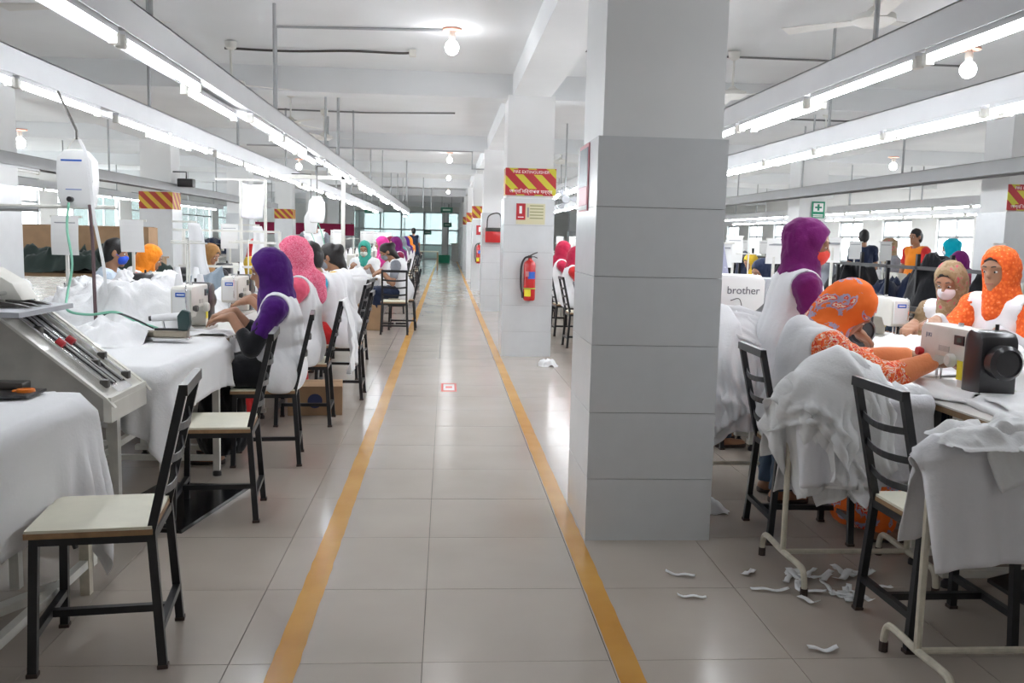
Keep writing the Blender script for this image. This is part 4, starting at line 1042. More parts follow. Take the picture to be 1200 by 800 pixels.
heap('white fabric heap in front of the worker in the pink headscarf', -1.85, 8.5, .745, .9, 1.1, .20, 37)
heap('white fabric heap on the left edge of the ironing table', -1.85, 4.95, .752, .5, .55, .12, 39)

P = garment_sheet(-1.26, 5.56, .30, .62, PI/2-.1, .86, dict(boxes=[((-1.9, 5.2, .6), (-1.275, 6.4, .748))]), 93, CLOTH2, n=(18, 34), iters=70)
tag(link('white_garment', sheet_mesh('white_garment', P, CLOTH2, thick=.004, fold=.003, seed=93, pleat=.03, npl=3)), 'white piece being sewn, hanging off the table into the purple-scarfed worker lap', 'garment')
# ================================================================ people
def rotx(a): c, s = math.cos(a), math.sin(a); return np.array([[1, 0, 0], [0, c, -s], [0, s, c]])
def rotz(a): c, s = math.cos(a), math.sin(a); return np.array([[c, -s, 0], [s, c, 0], [0, 0, 1]])
def ik(a, b, l1, l2, pole):
    d = b-a; L = min(np.linalg.norm(d), (l1+l2)*.995); d = d/np.linalg.norm(d); b = a+d*L
    x = (l1*l1-l2*l2+L*L)/(2*L); h = math.sqrt(max(l1*l1-x*x, 0)); p = np.array(pole, float); p -= d*(p@d); p /= np.linalg.norm(p)
    return a+d*x+p*h, b
def person(label, loc, rz, top, res=.012, sit=True, lean=.12, head=(0, 0), hands=None, vest=None, scarf=None, hair=None, bottom=None, sleeve='short', under=None,
           mask=None, skin=None, scale=1, group=None, seat=.458, cuff=None, dress=False, turn=0, bun=False, drape=.0, noise=.004, shoes=None, lean2=None, stoop=0, head_at=None, bulk=0):
    """faces local +y; returns the person Empty. hands: two local targets (left, right)"""
    skin = skin or SKIN; t = thing('person', label, 'person', loc, rz, group); t.scale = (scale,)*3
    A = np.array; v = lambda *p: np.array(p, float)
    pz = seat/scale+.10 if sit else .86-stoop
    Pv = v(0, 0, pz); sd = v(0, math.sin(lean), math.cos(lean))
    Rt = rotz(turn)
    sd2 = v(0, math.sin(lean if lean2 is None else lean2), math.cos(lean if lean2 is None else lean2))
    hp, hy = head; Rh = rotz(hy)@rotx(-hp-(lean if lean2 is None else lean2)*.45)
    tl = 1.
    for _ in range(8):                     # back length that puts the head where it belongs
        chest = Pv+sd*.275*tl; nb = chest+sd2*.155*tl; H = nb+sd2*.045+Rh@v(0, .025, .130)
        if head_at is None: break
        tl = min(1.25, max(.8, tl+(head_at[2]/scale-H[2])/.43))
    if head_at is not None:
        o = rotz(rz)@(H*scale); t.location = (head_at[0]-o[0], head_at[1]-o[1], 0)
    sh = [nb-sd2*.045+Rt@v(s*.165, 0, 0) for s in (-1, 1)]
    hd = lambda x, y, z: H+Rh@v(x, y, z)
    if hands is None: hands = [(-.12, .38, .80), (.12, .38, .80)]
    hands = [A(h, float) for h in hands]
    EL = []; HN = []
    for s, S, T in zip((-1, 1), sh, hands):
        d = (T-S); wr = T-d/np.linalg.norm(d)*.07
        e, w_ = ik(S, wr, .265, .235, (s*.45, -.5, -.85)); EL.append(e); HN.append(w_)
    hip = [v(s*.085, .0, pz-.02) for s in (-1, 1)]
    if sit:
        kn = [v(s*.12, .40, pz-.02) for s in (-1, 1)]; an = [v(s*.12, .37, .075/scale) for s in (-1, 1)]
    else:
        kn = [v(s*.095, .015, pz*.5) for s in (-1, 1)]; an = [v(s*.10, -.02, .075) for s in (-1, 1)]
    # ---- the body: one surface
    B = [ell(hd(0, -.008, .015), (.074, .092, .098), Rh.T), ell(hd(0, .022, -.045), (.056, .066, .072), Rh.T), cap(hd(0, .082, .005), hd(0, .098, -.022), .008, .0115),
         ell(hd(0, .078, -.066), (.024, .012, .012), Rh.T), ell(hd(0, .066, -.098), (.024, .02, .02), Rh.T), cap(hd(-.045, .072, .026), hd(.045, .072, .026), .012)]
    for s in (-1, 1): B.append(ell(hd(s*.076, -.006, -.01), (.01, .019, .032), Rh.T))
    B.append(cap(nb-sd2*.03, hd(0, -.015, -.07), .054, .05))
    torso = [ell(chest+v(0, .0, 0), (.142, .096, .19), rotx(-lean)), cap(sh[0], sh[1], .058), ell(Pv+v(0, -.005, .02), (.148, .108, .115)), cap(Pv, chest, .105, .105)]
    B += torso
    arm = []; fore = []
    for k, s in enumerate((-1, 1)):
        arm.append(cap(sh[k], EL[k], .05, .040)); fore.append(cap(EL[k], HN[k], .039, .026)); B += [arm[k], fore[k]]
        d = hands[k]-HN[k]; d /= np.linalg.norm(d); dn = v(0, 0, -1)
        sdv = np.cross(d, v(0, 0, 1)); sdv /= np.linalg.norm(sdv)+1e-9; upv = np.cross(sdv, d)
        pc = HN[k]+d*.052-upv*.0
        B += [ell(pc, (.040, .046, .018), np.stack([sdv, d, upv])), cap(HN[k], pc, .024, .022)]
        for i, (o, L) in enumerate(((-.030, .062), (-.0105, .072), (.0105, .068), (.030, .052))):
            b0 = pc+d*.034+sdv*o; b1 = b0+d*L*.55-upv*.008+sdv*o*.12; b2 = b1+d*L*.40-upv*.022
            B += [cap(b0, b1, .0092, .0085), cap(b1, b2, .0085, .0072)]
        ts = -s; b0 = pc-d*.022+sdv*ts*.028; b1 = b0+d*.035+sdv*ts*.022-upv*.006; B += [cap(b0, b1, .013, .0105), cap(b1, b1+d*.030-sdv*ts*.004-upv*.008, .0105, .008)]
    legs = []
    for k in (0, 1):
        legs += [cap(hip[k], kn[k], .088, .062), cap(kn[k], an[k], .056, .036)]
        legs.append(cap(an[k]+v(0, -.02, -.035), an[k]+v(0, .13, -.045), .034, .026))
    B += legs
    V, F = field_mesh(B, res, .016)
    link('body', np_mesh('body', V, F, skin), t)
    gr = max(res, .010)
    def part(name, prims, m, k=.03, cuts=(), nz=None, parent=t, r=None):
        V, F = field_mesh(prims, r or gr, k, cuts, nz)
        if len(F) == 0: return None
        return link(name, np_mesh(name, V, F, m), parent)
    # ---- clothes
    wr = noise
    if under is not None:
        for k in (0, 1): part('under_sleeve', [inflate(arm[k], .010), cap(EL[k], EL[k]+(HN[k]-EL[k])*.42, .052, .046)], under, .02, (), (wr, 45, 3))
    dlen = .42 if dress else 0
    TB = [inflate(q, .012) for q in torso]
    if sleeve == 'short': TB += [cap(sh[k], sh[k]+(EL[k]-sh[k])*.58, .060, .060) for k in (0, 1)]
    elif sleeve == 'elbow': TB += [cap(sh[k], EL[k], .066, .062) for k in (0, 1)]+[cap(EL[k], EL[k]+(HN[k]-EL[k])*.25, .060, .060) for k in (0, 1)]
    else: TB += [cap(sh[k], EL[k], .066, .058) for k in (0, 1)]+[cap(EL[k], EL[k]+(HN[k]-EL[k])*(.95 if sleeve == 'long' else .55), .057, .042) for k in (0, 1)]
    part('top', TB, top, .04, [('sub', [inflate(q, .004) for q in (B[8],)])] if not scarf else (), (.0045, 75, 5, (1, 1, 1), 'r'))
    if cuff is not None:
        for k in (0, 1): part('cuff', [cap(EL[k]+(HN[k]-EL[k])*.30, HN[k]-(HN[k]-EL[k])*.06, .056, .042)], cuff, .02, (), (wr*.7, 40, 9))
    if bottom is not None:
        LB = [inflate(q, .016) for q in legs if q[3] > .05]+[ell(Pv+v(0, .02, -.01), (.165, .12, .10))]
        if dress: LB += [cap(hip[0]+v(0, .06, 0), hip[1]+v(0, .06, 0), .10), cap((kn[0]+kn[1])/2+v(-.05, 0, -.02), (kn[0]+kn[1])/2+v(.05, 0, -.02), .10), cap((hip[0]+hip[1])/2, (kn[0]+kn[1])/2, .13, .10), cap((kn[0]+kn[1])/2+v(0, -.05, -.05), (an[0]+an[1])/2+v(0, -.02, .07), .12, .15)]
        part('skirt' if dress else 'trousers', LB, bottom, .06 if dress else .04, [('plane', (0, 0, .05 if dress else .07), (0, 0, -1))], (.008, 50, 8, (1, 1, .4), 'r'), r=max(gr, .013))
    if vest is not None:
        VB = [inflate(q, .024) for q in torso]
        if sit: VB += [cap(Pv+v(-.10, -.01, -.02), Pv+v(.10, -.01, -.02), .115), cap(Pv+v(-.115, .0, -.09), Pv+v(.115, .0, -.09), .095), ell(Pv+v(0, .05, .04), (.18, .13, .15))]
        else: VB += [cap(Pv+v(-.07, .0, -.10), Pv+v(.07, .0, -.10), .155), ell(Pv+v(0, 0, .1), (.20, .15, .2))]
        hole = [cap(sh[k]+Rt@v(s*.040, 0, -.01), sh[k]+Rt@v(s*.30, 0, -.10), .088) for k, s in enumerate((-1, 1))]
        part('vest', VB, vest, .05, [('plane', (0, 0, pz-(.125 if sit else .26)), (0, 0, -1)), ('sub', hole), ('sub', [cap(nb+sd2*.02, nb+sd2*.2+v(0, .05, 0), .075, .09)])], (.0048, 46, 12, (1, 1, .20), 'r'))
    # ---- head covering, hair, mask, eyes
    if scarf is not None:
        sg = hair if hair is not None else 1
        SB = [ell(hd(0, -.020, .022), (.094, .113, .113), Rh.T), ell(hd(0, -.050, -.045), (.084, .080, .10), Rh.T), cap(hd(0, -.025, -.08), nb+v(0, -.015, .015), .074, .086),
              cap(nb+v(-.06, -.01, -.01), nb+v(.06, -.01, -.01), .062), cap(hd(0, .025, -.105), nb+v(0, .065, -.07), .056, .06)]
        if bulk: SB += [ell(hd(0, -.075, .035), (.075, .03+bulk, .07), Rh.T)]
        if drape: SB += [cap(nb+v(0, -.09, 0), nb+v(0, -.11, -drape), .08, .07)]
        part('headscarf', SB, scarf, .05, [('sub', [ell(hd(0, .105, -.008), (.068, .085, .088), Rh.T), cap(hd(0, .16, -.01), hd(0, .075, -.01), .075, .058)])], (.0048, 80, 21, (1.1, .8, .55), 'r'), r=min(gr, .010))
        HBs = [ell(hd(0, -.004, .026), (.079, .095, .096), Rh.T)]
        part('hair', HBs, HAIR, .02, [('sub', [ell(hd(0, .115, -.02), (.10, .085, .098), Rh.T)])], None, r=min(gr, .009))
    else:
        HB = [ell(hd(0, -.016, .026), (.083, .098, .100), Rh.T), ell(hd(0, -.05, -.03), (.074, .06, .08), Rh.T)]
        if bun: HB += [ell(hd(0, -.115, .03), (.055, .05, .052), Rh.T), cap(hd(0, -.08, -.06), nb+v(0, -.08, .02), .05, .03)]
        part('hair', HB, HAIR, .03, [('sub', [ell(hd(0, .115, -.03), (.12, .085, .094), Rh.T), ell(hd(0, .05, -.14), (.12, .09, .08), Rh.T)])], (.003, 60, 4), r=min(gr, .009))
    if mask is not None:
        part('face_mask', [ell(hd(0, .036, -.052), (.060, .068, .054), Rh.T), cap(hd(0, .085, -.018), hd(0, .098, -.03), .012)], mask, .02, [('plane', hd(0, .03, 0), -(Rh@v(0, 1, 0)))], None, r=min(gr, .009))
        MB().tube([hd(-.06, .05, -.03), hd(-.080, .0, -.005)], .003, 5).obj('ear_loop', mask, t); MB().tube([hd(.06, .05, -.03), hd(.080, .0, -.005)], .003, 5).obj('ear_loop', mask, t)
    for s in (-1, 1):
        e = MB().ball(hd(s*.030, .0745, .0), (.0120, .008, .0062), 10, 7).obj('eye', EYEW, t)
        MB().ball(hd(s*.030, .0825, .0), (.0056, .0035, .0056), 8, 6).obj('iris', EYED, e)
        MB().tube([hd(s*.014, .0880, .028), hd(s*.032, .0855, .032), hd(s*.050, .071, .025)], .0034, 5).obj('eyebrow', HAIR, t)
    if mask is None: MB().tube([hd(-.022, .082, -.066), hd(0, .090, -.067), hd(.022, .082, -.066)], .0048, 6).obj('lips', LIP, t)
    sm = shoes or mat('dark_sandal', (.05, .03, .025), .6)
    for k in (0, 1): part('sandal', [cap(an[k]+v(0, -.03, -.055/scale), an[k]+v(0, .135, -.058/scale), .030, .028)], sm, .01, [('plane', (0, 0, .0), (0, 0, -1))], None, r=.012)
    return t

def clo(name, c, **k): return mat('fabric_'+name, c, .9, spec=.12, bump=.15, bscale=70, sheen=.2, var=.06, vscale=10, **k)
PURPLE = clo('purple', (.058, .008, .135)); MAGENTA = clo('magenta', (.145, .011, .115)); PINKW = ramp_mat('fabric_pink_woven', [(0, (.75, .10, .20)), (.47, (.86, .25, .36)), (.62, (.62, .06, .13))], scale=60, dist=2.0)
BLACKF = clo('black', (.010, .010, .012)); REDF = clo('red', (.55, .03, .03)); PINK = clo('pink', (.78, .12, .20)); TURQ = clo('turquoise', (.05, .42, .62))
ORANGE_PRINT = ramp_mat('fabric_orange_print', [(0, (.72, .12, .02)), (.30, (.80, .155, .025)), (.53, (.38, .33, .46)), (.585, (.74, .08, .03)), (.61, (.78, .62, .50)), (.645, (.70, .05, .03))], scale=11, detail=6, dist=.4)
FLOWER = ramp_mat('fabric_red_flower', [(0, (.70, .05, .03)), (.40, (.80, .16, .04)), (.52, (.82, .70, .58)), (.58, (.68, .04, .03)), (.66, (.84, .32, .08))], scale=38, detail=3, dist=1.4)
ORANGE_SHEER = clo('orange_sheer', (.72, .24, .10))
ORANGEDOT = ramp_mat('fabric_orange_dots', [(0, (.88, .40, .22)), (.16, (.80, .15, .03)), (.5, (.70, .10, .02))], kind='voronoi', scale=55)
ORANGE = clo('orange', (.80, .24, .02)); KHAKI = ramp_mat('fabric_khaki_rose', [(0, (.26, .18, .10)), (.5, (.33, .24, .15)), (.60, (.55, .10, .14))], scale=18)
ROSE2 = clo('rose', (.62, .06, .12)); MASKW = clo('mask_white', (.78, .76, .80)); MASKB = clo('mask_blue', (.03, .09, .55)); MASKR = clo('mask_red', (.72, .07, .05)); MASKG = clo('mask_pale', (.62, .66, .60))
PALEBLUE = clo('pale_blue', (.50, .58, .68)); DENIM = clo('denim', (.07, .11, .17)); GREY = clo('grey', (.22, .23, .26)); NAVY = clo('navy', (.015, .022, .05)); MAROON = clo('maroon', (.20, .015, .05))
YELLOW = clo('yellow', (.78, .52, .05)); GREENH = clo('sea_green', (.05, .34, .27)); TAN = clo('tan', (.36, .19, .07)); TEAL = clo('teal', (.0, .36, .46)); CRIMSON = clo('crimson', (.42, .02, .06)); HOTPINK = clo('hot_pink', (.70, .05, .30))
VESTW = mat('white_vest', (.85, .85, .87), .9, spec=.12, bump=.10, bscale=60, sheen=.15)

FACE_L, FACE_R = PI/2, -PI/2
# left line, aisle side
person('worker in purple headscarf and white vest sewing at the near left machine', (-1.03, 5.43, 0), FACE_L+.05, PURPLE, res=.008, lean=.05, head=(.24, .05), hands=[(-.09, .34, .855), (.10, .36, .87)], vest=VESTW, scarf=PURPLE, under=BLACKF, bottom=BLACKF, dress=True, head_at=(-1.045, 5.43, 1.135))
person('worker in pink headscarf and white vest behind the purple one', (-1.03, 6.52, 0), FACE_L+.05, PINK, res=.010, lean=.06, head=(.15, .1), hands=[(-.12, .40, .84), (.12, .42, .84)], vest=VESTW, scarf=PINKW, bottom=REDF, scale=1.04, drape=.10, head_at=(-1.08, 6.5, 1.20))
person('dark-haired worker in white vest with turquoise sleeve on the left line', (-1.05, 7.62, 0), FACE_L, TURQ, res=.012, lean=.48, head=(.0, .0), hands=[(-.12, .50, .82), (.12, .50, .82)], vest=VESTW, bottom=REDF, scale=1.03, head_at=(-1.13, 7.62, 1.165))
person('dark-haired worker with hair bun and yellow scarf end looking down', (-1.07, 8.75, 0), FACE_L-.1, YELLOW, res=.012, lean=.16, head=(.3, 0), vest=VESTW, bottom=NAVY, mask=GREY, bun=True, scale=1.02, head_at=(-1.11, 8.75, 1.14))
person('masked worker in sea-green headscarf facing the camera at the table end', (-1.12, 11.8, 0), PI-.15, CLOTH2, res=.012, lean=.15, head=(.2, .05), hands=[(-.10, .3, .85), (.12, .32, .88)], vest=VESTW, scarf=GREENH, mask=MASKG, bottom=NAVY, scale=1.02, head_at=(-1.28, 14.4, 1.13))
person('dark-haired worker in white vest bowing beside the empty rear-view chair', (-.82, 13.6, 0), FACE_L+.15, GREY, res=.012, lean=.35, head=(.4, .1), vest=VESTW, bottom=NAVY, mask=GREY, bun=True, scale=1.02, head_at=(-.86, 13.2, 1.12))
# opposite side of the left line
person('worker with blue mask and pale shirt facing the aisle, far left', (-2.82, 8.15, 0), FACE_R+.1, PALEBLUE, res=.010, lean=.12, head=(.15, .1), sleeve='elbow', hands=[(-.12, .36, .83), (.12, .36, .83)], mask=MASKB, bottom=DENIM, scale=1.0, head_at=(-2.85, 8.1, 1.155))
person('worker in orange printed headscarf bending behind the paper sheet', (-2.85, 9.2, 0), FACE_R, ORANGEDOT, res=.012, lean=.28, head=(.3, .3), vest=VESTW, scarf=ORANGE, bottom=NAVY, scale=1.0, head_at=(-2.83, 8.98, 1.08))
person('worker in tan headscarf low over the table, left line', (-2.85, 11.3, 0), FACE_R-.2, TAN, res=.012, lean=.35, head=(.4, -.1), sleeve='elbow', scarf=TAN, bottom=NAVY, scale=1.0, head_at=(-2.85, 11.3, 1.07))
person('worker in red headscarf and yellow top, left line', (-2.9, 14.2, 0), FACE_R, YELLOW, res=.014, lean=.15, head=(.2, .2), scarf=REDF, bottom=NAVY, scale=1.0, head_at=(-2.85, 14.0, 1.13))
person('man in white vest standing between the left rows with his back to the camera', (-1.88, 13.2, 0), .1, GREY, res=.012, sit=False, lean=.03, head=(.1, 0), hands=[(-.24, .12, .80), (.24, .12, .80)], vest=VESTW, bottom=NAVY, scale=.97, head_at=(-2.1, 14.75, 1.52))
# right line
person('tall worker in magenta headscarf with red mask, standing at the right line', (1.82, 4.72, 0), FACE_R-.05, MAGENTA, res=.008, sit=False, stoop=.10, lean=.10, head=(.18, -.32), hands=[(-.14, .34, .92), (.14, .36, .90)], vest=VESTW, scarf=MAGENTA, mask=MASKR, bottom=DENIM, scale=1.0, bulk=.05, head_at=(1.90, 4.63, 1.365))
person('worker bending low in orange printed headscarf and white vest at the cream machine', (1.56, 4.08, 0), FACE_R-.04, FLOWER, res=.008, lean=.22, lean2=.32, head=(.72, .0), sleeve='elbow', hands=[(-.10, .62, .79), (.15, .60, .80)], vest=VESTW, scarf=ORANGE_PRINT, cuff=ORANGE_SHEER, bottom=ORANGE_PRINT, dress=True, scale=1.06, head_at=(1.875, 4.07, 1.065))
person('masked worker in khaki and rose hooded scarf facing the camera side', (3.30, 5.65, 0), FACE_L+.50, KHAKI, res=.008, lean=.15, head=(.30, .15), sleeve='elbow', hands=[(-.10, .34, .84), (.10, .36, .86)], vest=VESTW, scarf=KHAKI, mask=MASKW, bottom=NAVY, head_at=(3.20, 5.55, 1.15))
person('worker in orange dotted headscarf at the right border reaching left', (3.22, 4.90, 0), FACE_L+.45, ORANGEDOT, res=.008, lean=.12, head=(.10, .0), sleeve='elbow', hands=[(-.14, .36, .84), (.12, .50, .90)], vest=VESTW, scarf=ORANGEDOT, cuff=MASKW, bottom=NAVY, scale=1.04, head_at=(3.22, 5.08, 1.245))
person('worker hidden by the near column with bare forearms over the table', (1.62, 5.95, 0), FACE_R, MAROON, res=.012, lean=.2, head=(.3, 0), hands=[(-.10, .42, .83), (.12, .52, .84)], vest=VESTW, scarf=MAROON, cuff=None, bottom=NAVY, head_at=(1.66, 5.95, 1.10))
# ================================================================ the two sewing lines going back
ORD = 'first second third fourth fifth sixth seventh eighth ninth tenth eleventh twelfth thirteenth fourteenth fifteenth sixteenth seventeenth eighteenth nineteenth twentieth'.split()
LT = []
for i in range(6):
    LT.append(dup(rt, (-1.27, 6.52+1.17*i, 0), PI, 'sewing table on the aisle side of the left line, %s from the iron' % ORD[i]))
for i in range(6):
    dup(rt, (-2.54, 5.45+1.17*i, 0), 0, 'sewing table on the outer side of the left line, %s from the camera' % ORD[i])
for i in range(4):
    dup(rt, (3.24, 5.0+1.17*i, 0), PI, 'sewing table on the far side of the right line, %s from the camera' % ORD[i])
dup(rt, (1.98, 5.89, 0), 0, 'sewing table just behind the near column, right line'); dup(rt, (1.98, 7.07, 0), 0, 'sewing table second behind the near column, right line')
# plain long tables further back (one per 2.4 m)
def long_table(label, loc, group=None, cloth_drop=False):
    t = thing('long_table', label, 'table', loc, 0, group)
    MB().box((-.6, 0, .71), (.6, 2.3, .742)).obj('tabletop', mat('table_laminate', (.72, .70, .66), .4), t)
    for x in (-.55, .55):
        for y in (.1, 2.2): MB().bar((x, y, .71), (x, y, 0), .04).obj('leg', WSTEEL, t)
    for y in (.1, 2.2): MB().bar((-.55, y, .1), (.55, y, .1), .03).obj('foot_rail', WSTEEL, t)
    return t
GT = 'long sewing tables far down the lines'
lt0 = long_table('long sewing table far down the left line', (-1.9, 15.0, 0), GT)
lt0['label'] += ', first past the standing man'
for i in range(1, 8): dup(lt0, (-1.9, 15.0+2.4*i, 0), 0, 'long sewing table far down the left line, %s past the standing man' % ORD[i])
for i in range(0, 9): dup(lt0, (2.6, 8.6+2.4*i, 0), 0, 'long sewing table of the right line behind the near column, %s one' % ORD[i])
for i in range(0, 7): dup(lt0, (5.87, 7.4+2.4*i, 0), 0, 'long sewing table beyond the black rack on the right, %s from the camera' % ORD[i])
for i in range(0, 6): dup(lt0, (-6.15, 17.6+2.4*i, 0), 0, 'long sewing table by the left windows, %s from the camera' % ORD[i])
# table end covered by a white cloth, mid left
t = thing('work_table', 'short table under a white cloth at the end of the near left line', 'table', (-1.36, 13.62, 0))
MB().box((-.37, -.31, .70), (.37, .31, .732)).obj('tabletop', WOOD, t)
for x in (-.33, .33):
    for y in (-.27, .27): MB().bar((x, y, .7), (x, y, 0), .035).obj('leg', WSTEEL, t)
P, st = grid_pts(-2.02, -.70, 46, 12.86, 14.2, 44, .755)
P = cloth(P, st, boxes=[((-1.75, 13.29, 0), (-.97, 13.95, .745))], iters=60, jitter=.006, seed=77, thick=.004)
tag(link('tablecloth', sheet_mesh('tablecloth', P, CLOTH, fold=.004, seed=8)), 'white cloth over the short table at the end of the near left line', 'tablecloth')

# machines
M1 = make_machine('sewing machine with blue badge in front of the worker in the purple headscarf', (-1.56, 5.74, .742), PI/2)
dup(M1, (-2.28, 7.15, .742), -PI/2, 'sewing machine with black handwheel on the outer side of the left line')
dup(M1, (2.98, 5.98, .742), PI/2, 'sewing machine with blue badge between the bending and the masked worker')
for i, y in enumerate((6.95, 8.05, 9.2)): dup(M1, (-1.56, y, .742), PI/2, 'sewing machine on the aisle side of the left line, %s behind the purple-scarfed worker' % ORD[i])
for i, y in enumerate((8.4, 9.7)): dup(M1, (-2.28, y, .742), -PI/2, 'sewing machine on the outer side of the left line behind the heap, %s one' % ORD[i])
dup(M1, (2.23, 4.95, .742), -PI/2, 'sewing machine before the worker in the magenta scarf')
t = thing('button_machine', 'white lettered block-shaped machine beside the near column', 'sewing machine', (2.12, 6.35, .742))
MB().prism([(-.20, 0), (-.20, .40), (.10, .40), (.13, .36), (.13, .20), (.04, .12), (.04, 0)], -.12, .12, 'xz', .02).obj('casing', MACHW, t)
MB().prism([(.13, .06), (.13, .38), (.27, .38), (.29, .34), (.22, .06)], -.11, .11, 'xz', .02).obj('side_cover', GREYPL, t)
text_mesh('lettering', 'brother', .075, mat('machine_print2', (.12, .12, .14), .5), t, (-.03, -.1225, .29), (PI/2, 0, 0))
MB().box((-.02, -.124, .035), (.06, -.1205, .06)).obj('rating_plate', BLKPL, t)
MB().tube(smooth_path([(-.12, -.125, .22), (-.06, -.14, .23), (-.03, -.14, .12), (.0, -.13, .05)]), .003, 5).obj('lead', BLKPL, t)
def far_machine(label, loc, rz, group):
    t = thing('sewing_machine', label, 'sewing machine', loc, rz, group)
    MB().box((-.25, -.09, 0), (.24, .09, .018)).obj('bed', MACHGREY, t)
    MB().prism([(-.265, .10), (-.265, .275), (.11, .285), (.11, .02), (.045, .02), (.03, .15), (-.13, .15), (-.165, .10)], -.06, .06, 'xz').obj('arm', MACHINE, t)
    MB().prism([(.11, .02), (.11, .28), (.22, .28), (.235, .02)], -.07, .08, 'xz').obj('motor_housing', BLKPL, t)
    MB().lathe([(0, .235), (.065, .24), (.065, .29), (0, .29)], (0, 0, .17), 12, 'x').obj('handwheel', BLKPL, t)
    return t
GM = 'sewing machines far down the lines'
fm = far_machine('small sewing machine far down the left line', (-1.56, 15.3, .742), PI/2, GM)
fm['label'] = 'small sewing machine far down the left line, aisle row, first one'
for i in range(1, 14): dup(fm, (-1.56, 15.3+1.2*i, .742), PI/2, 'small sewing machine far down the left line, aisle row, %s one' % ORD[i])
for i in range(14): dup(fm, (-2.25, 15.3+1.2*i, .742), -PI/2, 'small sewing machine far down the left line, outer row, %s one' % ORD[i])
for i in range(14): dup(fm, (2.28, 9.0+1.25*i, .742), -PI/2, 'small sewing machine far down the right line, aisle row, %s one' % ORD[i])
for i in range(14): dup(fm, (2.95, 8.9+1.25*i, .742), PI/2, 'small sewing machine far down the right line, outer row, %s one' % ORD[i])
for i in range(10): dup(fm, (6.0, 7.9+1.3*i, .742), PI/2, 'small sewing machine beyond the black rack on the right, %s one' % ORD[i])
for i in range(9): dup(fm, (-5.85, 18+1.5*i, .742), -PI/2, 'small sewing machine by the left windows, %s one' % ORD[i])

# paper holders and thread stands
pspec = [(-2.44, 6.05, .685, .17, .25, 'printed sheet on a white post just right of the green hose'), (-2.34, 7.0, .68, .17, .24, 'printed sheet on a white post in front of the worker with the blue mask'),
         (2.60, 7.05, .66, .135, .20, 'printed sheet on a post beside the magenta headscarf, right line'), (3.10, 7.1, .68, .13, .20, 'printed sheet on a post left of the first aid column'), (2.45, 7.9, .62, .16, .22, 'printed sheet on a post next to the near column, right line')]
ps0 = None
for i, (x, y, h, w_, ph, lab) in enumerate(pspec):
    p = make_paper_stand(lab, (x, y, .742), 0, None, h, w_, ph, None, i)
    ps0 = ps0 or p
GP = 'paper sheets on posts far down the lines'; first = True
rs = random.Random(3)
for i in range(16): dup(ps0, (-2.0+rs.uniform(-.4, .4), (9.5 if i == 0 else 14.2+1.0*i), .742), rs.uniform(-.4, .4), 'white paper sheet on a thin post, far down the left line, %s one' % ORD[i], GP)
for i in range(16): dup(ps0, (2.75+rs.uniform(-.4, .5), 8.4+1.1*i, .742), rs.uniform(-.4, .4), 'white paper sheet on a thin post, far down the right line, %s one' % ORD[i], GP)
for i in range(9): dup(ps0, (5.8+rs.uniform(-.35, .45), 8.3+1.4*i, .742), rs.uniform(-.3, .3), 'white paper sheet on a thin post beyond the black rack, %s one' % ORD[i], GP)
ts0 = make_thread_stand('white thread stand with two cones behind the outer left machine', (-2.1, 7.55, .742), .2)
dup(ts0, (-1.75, 6.35, .742), .1, 'thread stand beside the machine of the purple-scarfed worker')
dup(ts0, (3.0, 3.95, .742), 1.2, 'thread stand behind the cream machine, right line')
dup(ts0, (2.75, 6.6, .742), .3, 'thread stand beside the block-shaped machine')
GS = 'thread stands far down the lines'
for i in range(18): dup(ts0, (-1.9+rs.uniform(-.3, .3), (8.9 if i == 0 else 14.4+.95*i), .742), rs.uniform(0, 3), 'small thread stand with white cones, far down the left line, %s one' % ORD[i], GS)
for i in range(16): dup(ts0, (2.6+rs.uniform(-.3, .3), 7.9+1.25*i, .742), rs.uniform(0, 3), 'small thread stand with white cones, far down the right line, %s one' % ORD[i], GS)
for i in range(9): dup(ts0, (5.75, 8.9+1.4*i, .742), rs.uniform(0, 3), 'small thread stand beyond the black rack, %s one' % ORD[i], GS)
# white post frames over the left line
def post_frame(label, x, y, H, w_, cloth_=True, arm=.25):
    t = thing('garment_stand', label, 'frame', (x, y, .742))
    for s_ in (0, w_): MB().bar((s_, 0, 0), (s_, 0, H), .026).obj('post', WSTEEL, t)
    for z in (.18, H*.45): MB().bar((-arm*.5, 0, z), (w_+arm*.4, 0, z), .022).obj('rail', WSTEEL, t)
    MB().bar((-arm, 0, H), (w_, 0, H), .02).obj('top_arm', WSTEEL, t)
    if cloth_:
        P, st = grid_pts(0, 1, 16, 0, 1, 16, 0); u, v_ = P[..., 0].copy(), P[..., 1].copy()
        Q = np.stack([.01+u*(w_-.02)+.01*np.sin(v_*5), -.02+.012*np.sin(u*9+v_*3), H-.03-v_*.34-.02*np.sin(u*3)], -1)
        link('hung_panel', sheet_mesh('hung_panel', Q, CLOTH3, thick=.004), t)
    return t
post_frame('white post frame with a hung grey-white panel over the left line', -2.05, 9.3, 1.13, .24)
post_frame('low white rail frame crossing the left line behind the purple-scarfed worker', -2.5, 8.9, .62, .9, False, .1)
t = thing('tall_post', 'tall white post supporting the left troughs, middle distance', 'post', (-1.42, 12.7, 0)); MB().bar((0, 0, .742), (0, 0, 2.18), .05).obj('post', WSTEEL, t); MB().bar((-.9, 0, 2.12), (.05, 0, 2.12), .05).obj('cross_arm', WSTEEL, t); MB().box((-.06, -.06, 0), (.06, .06, .742)).obj('base', WSTEEL, t)
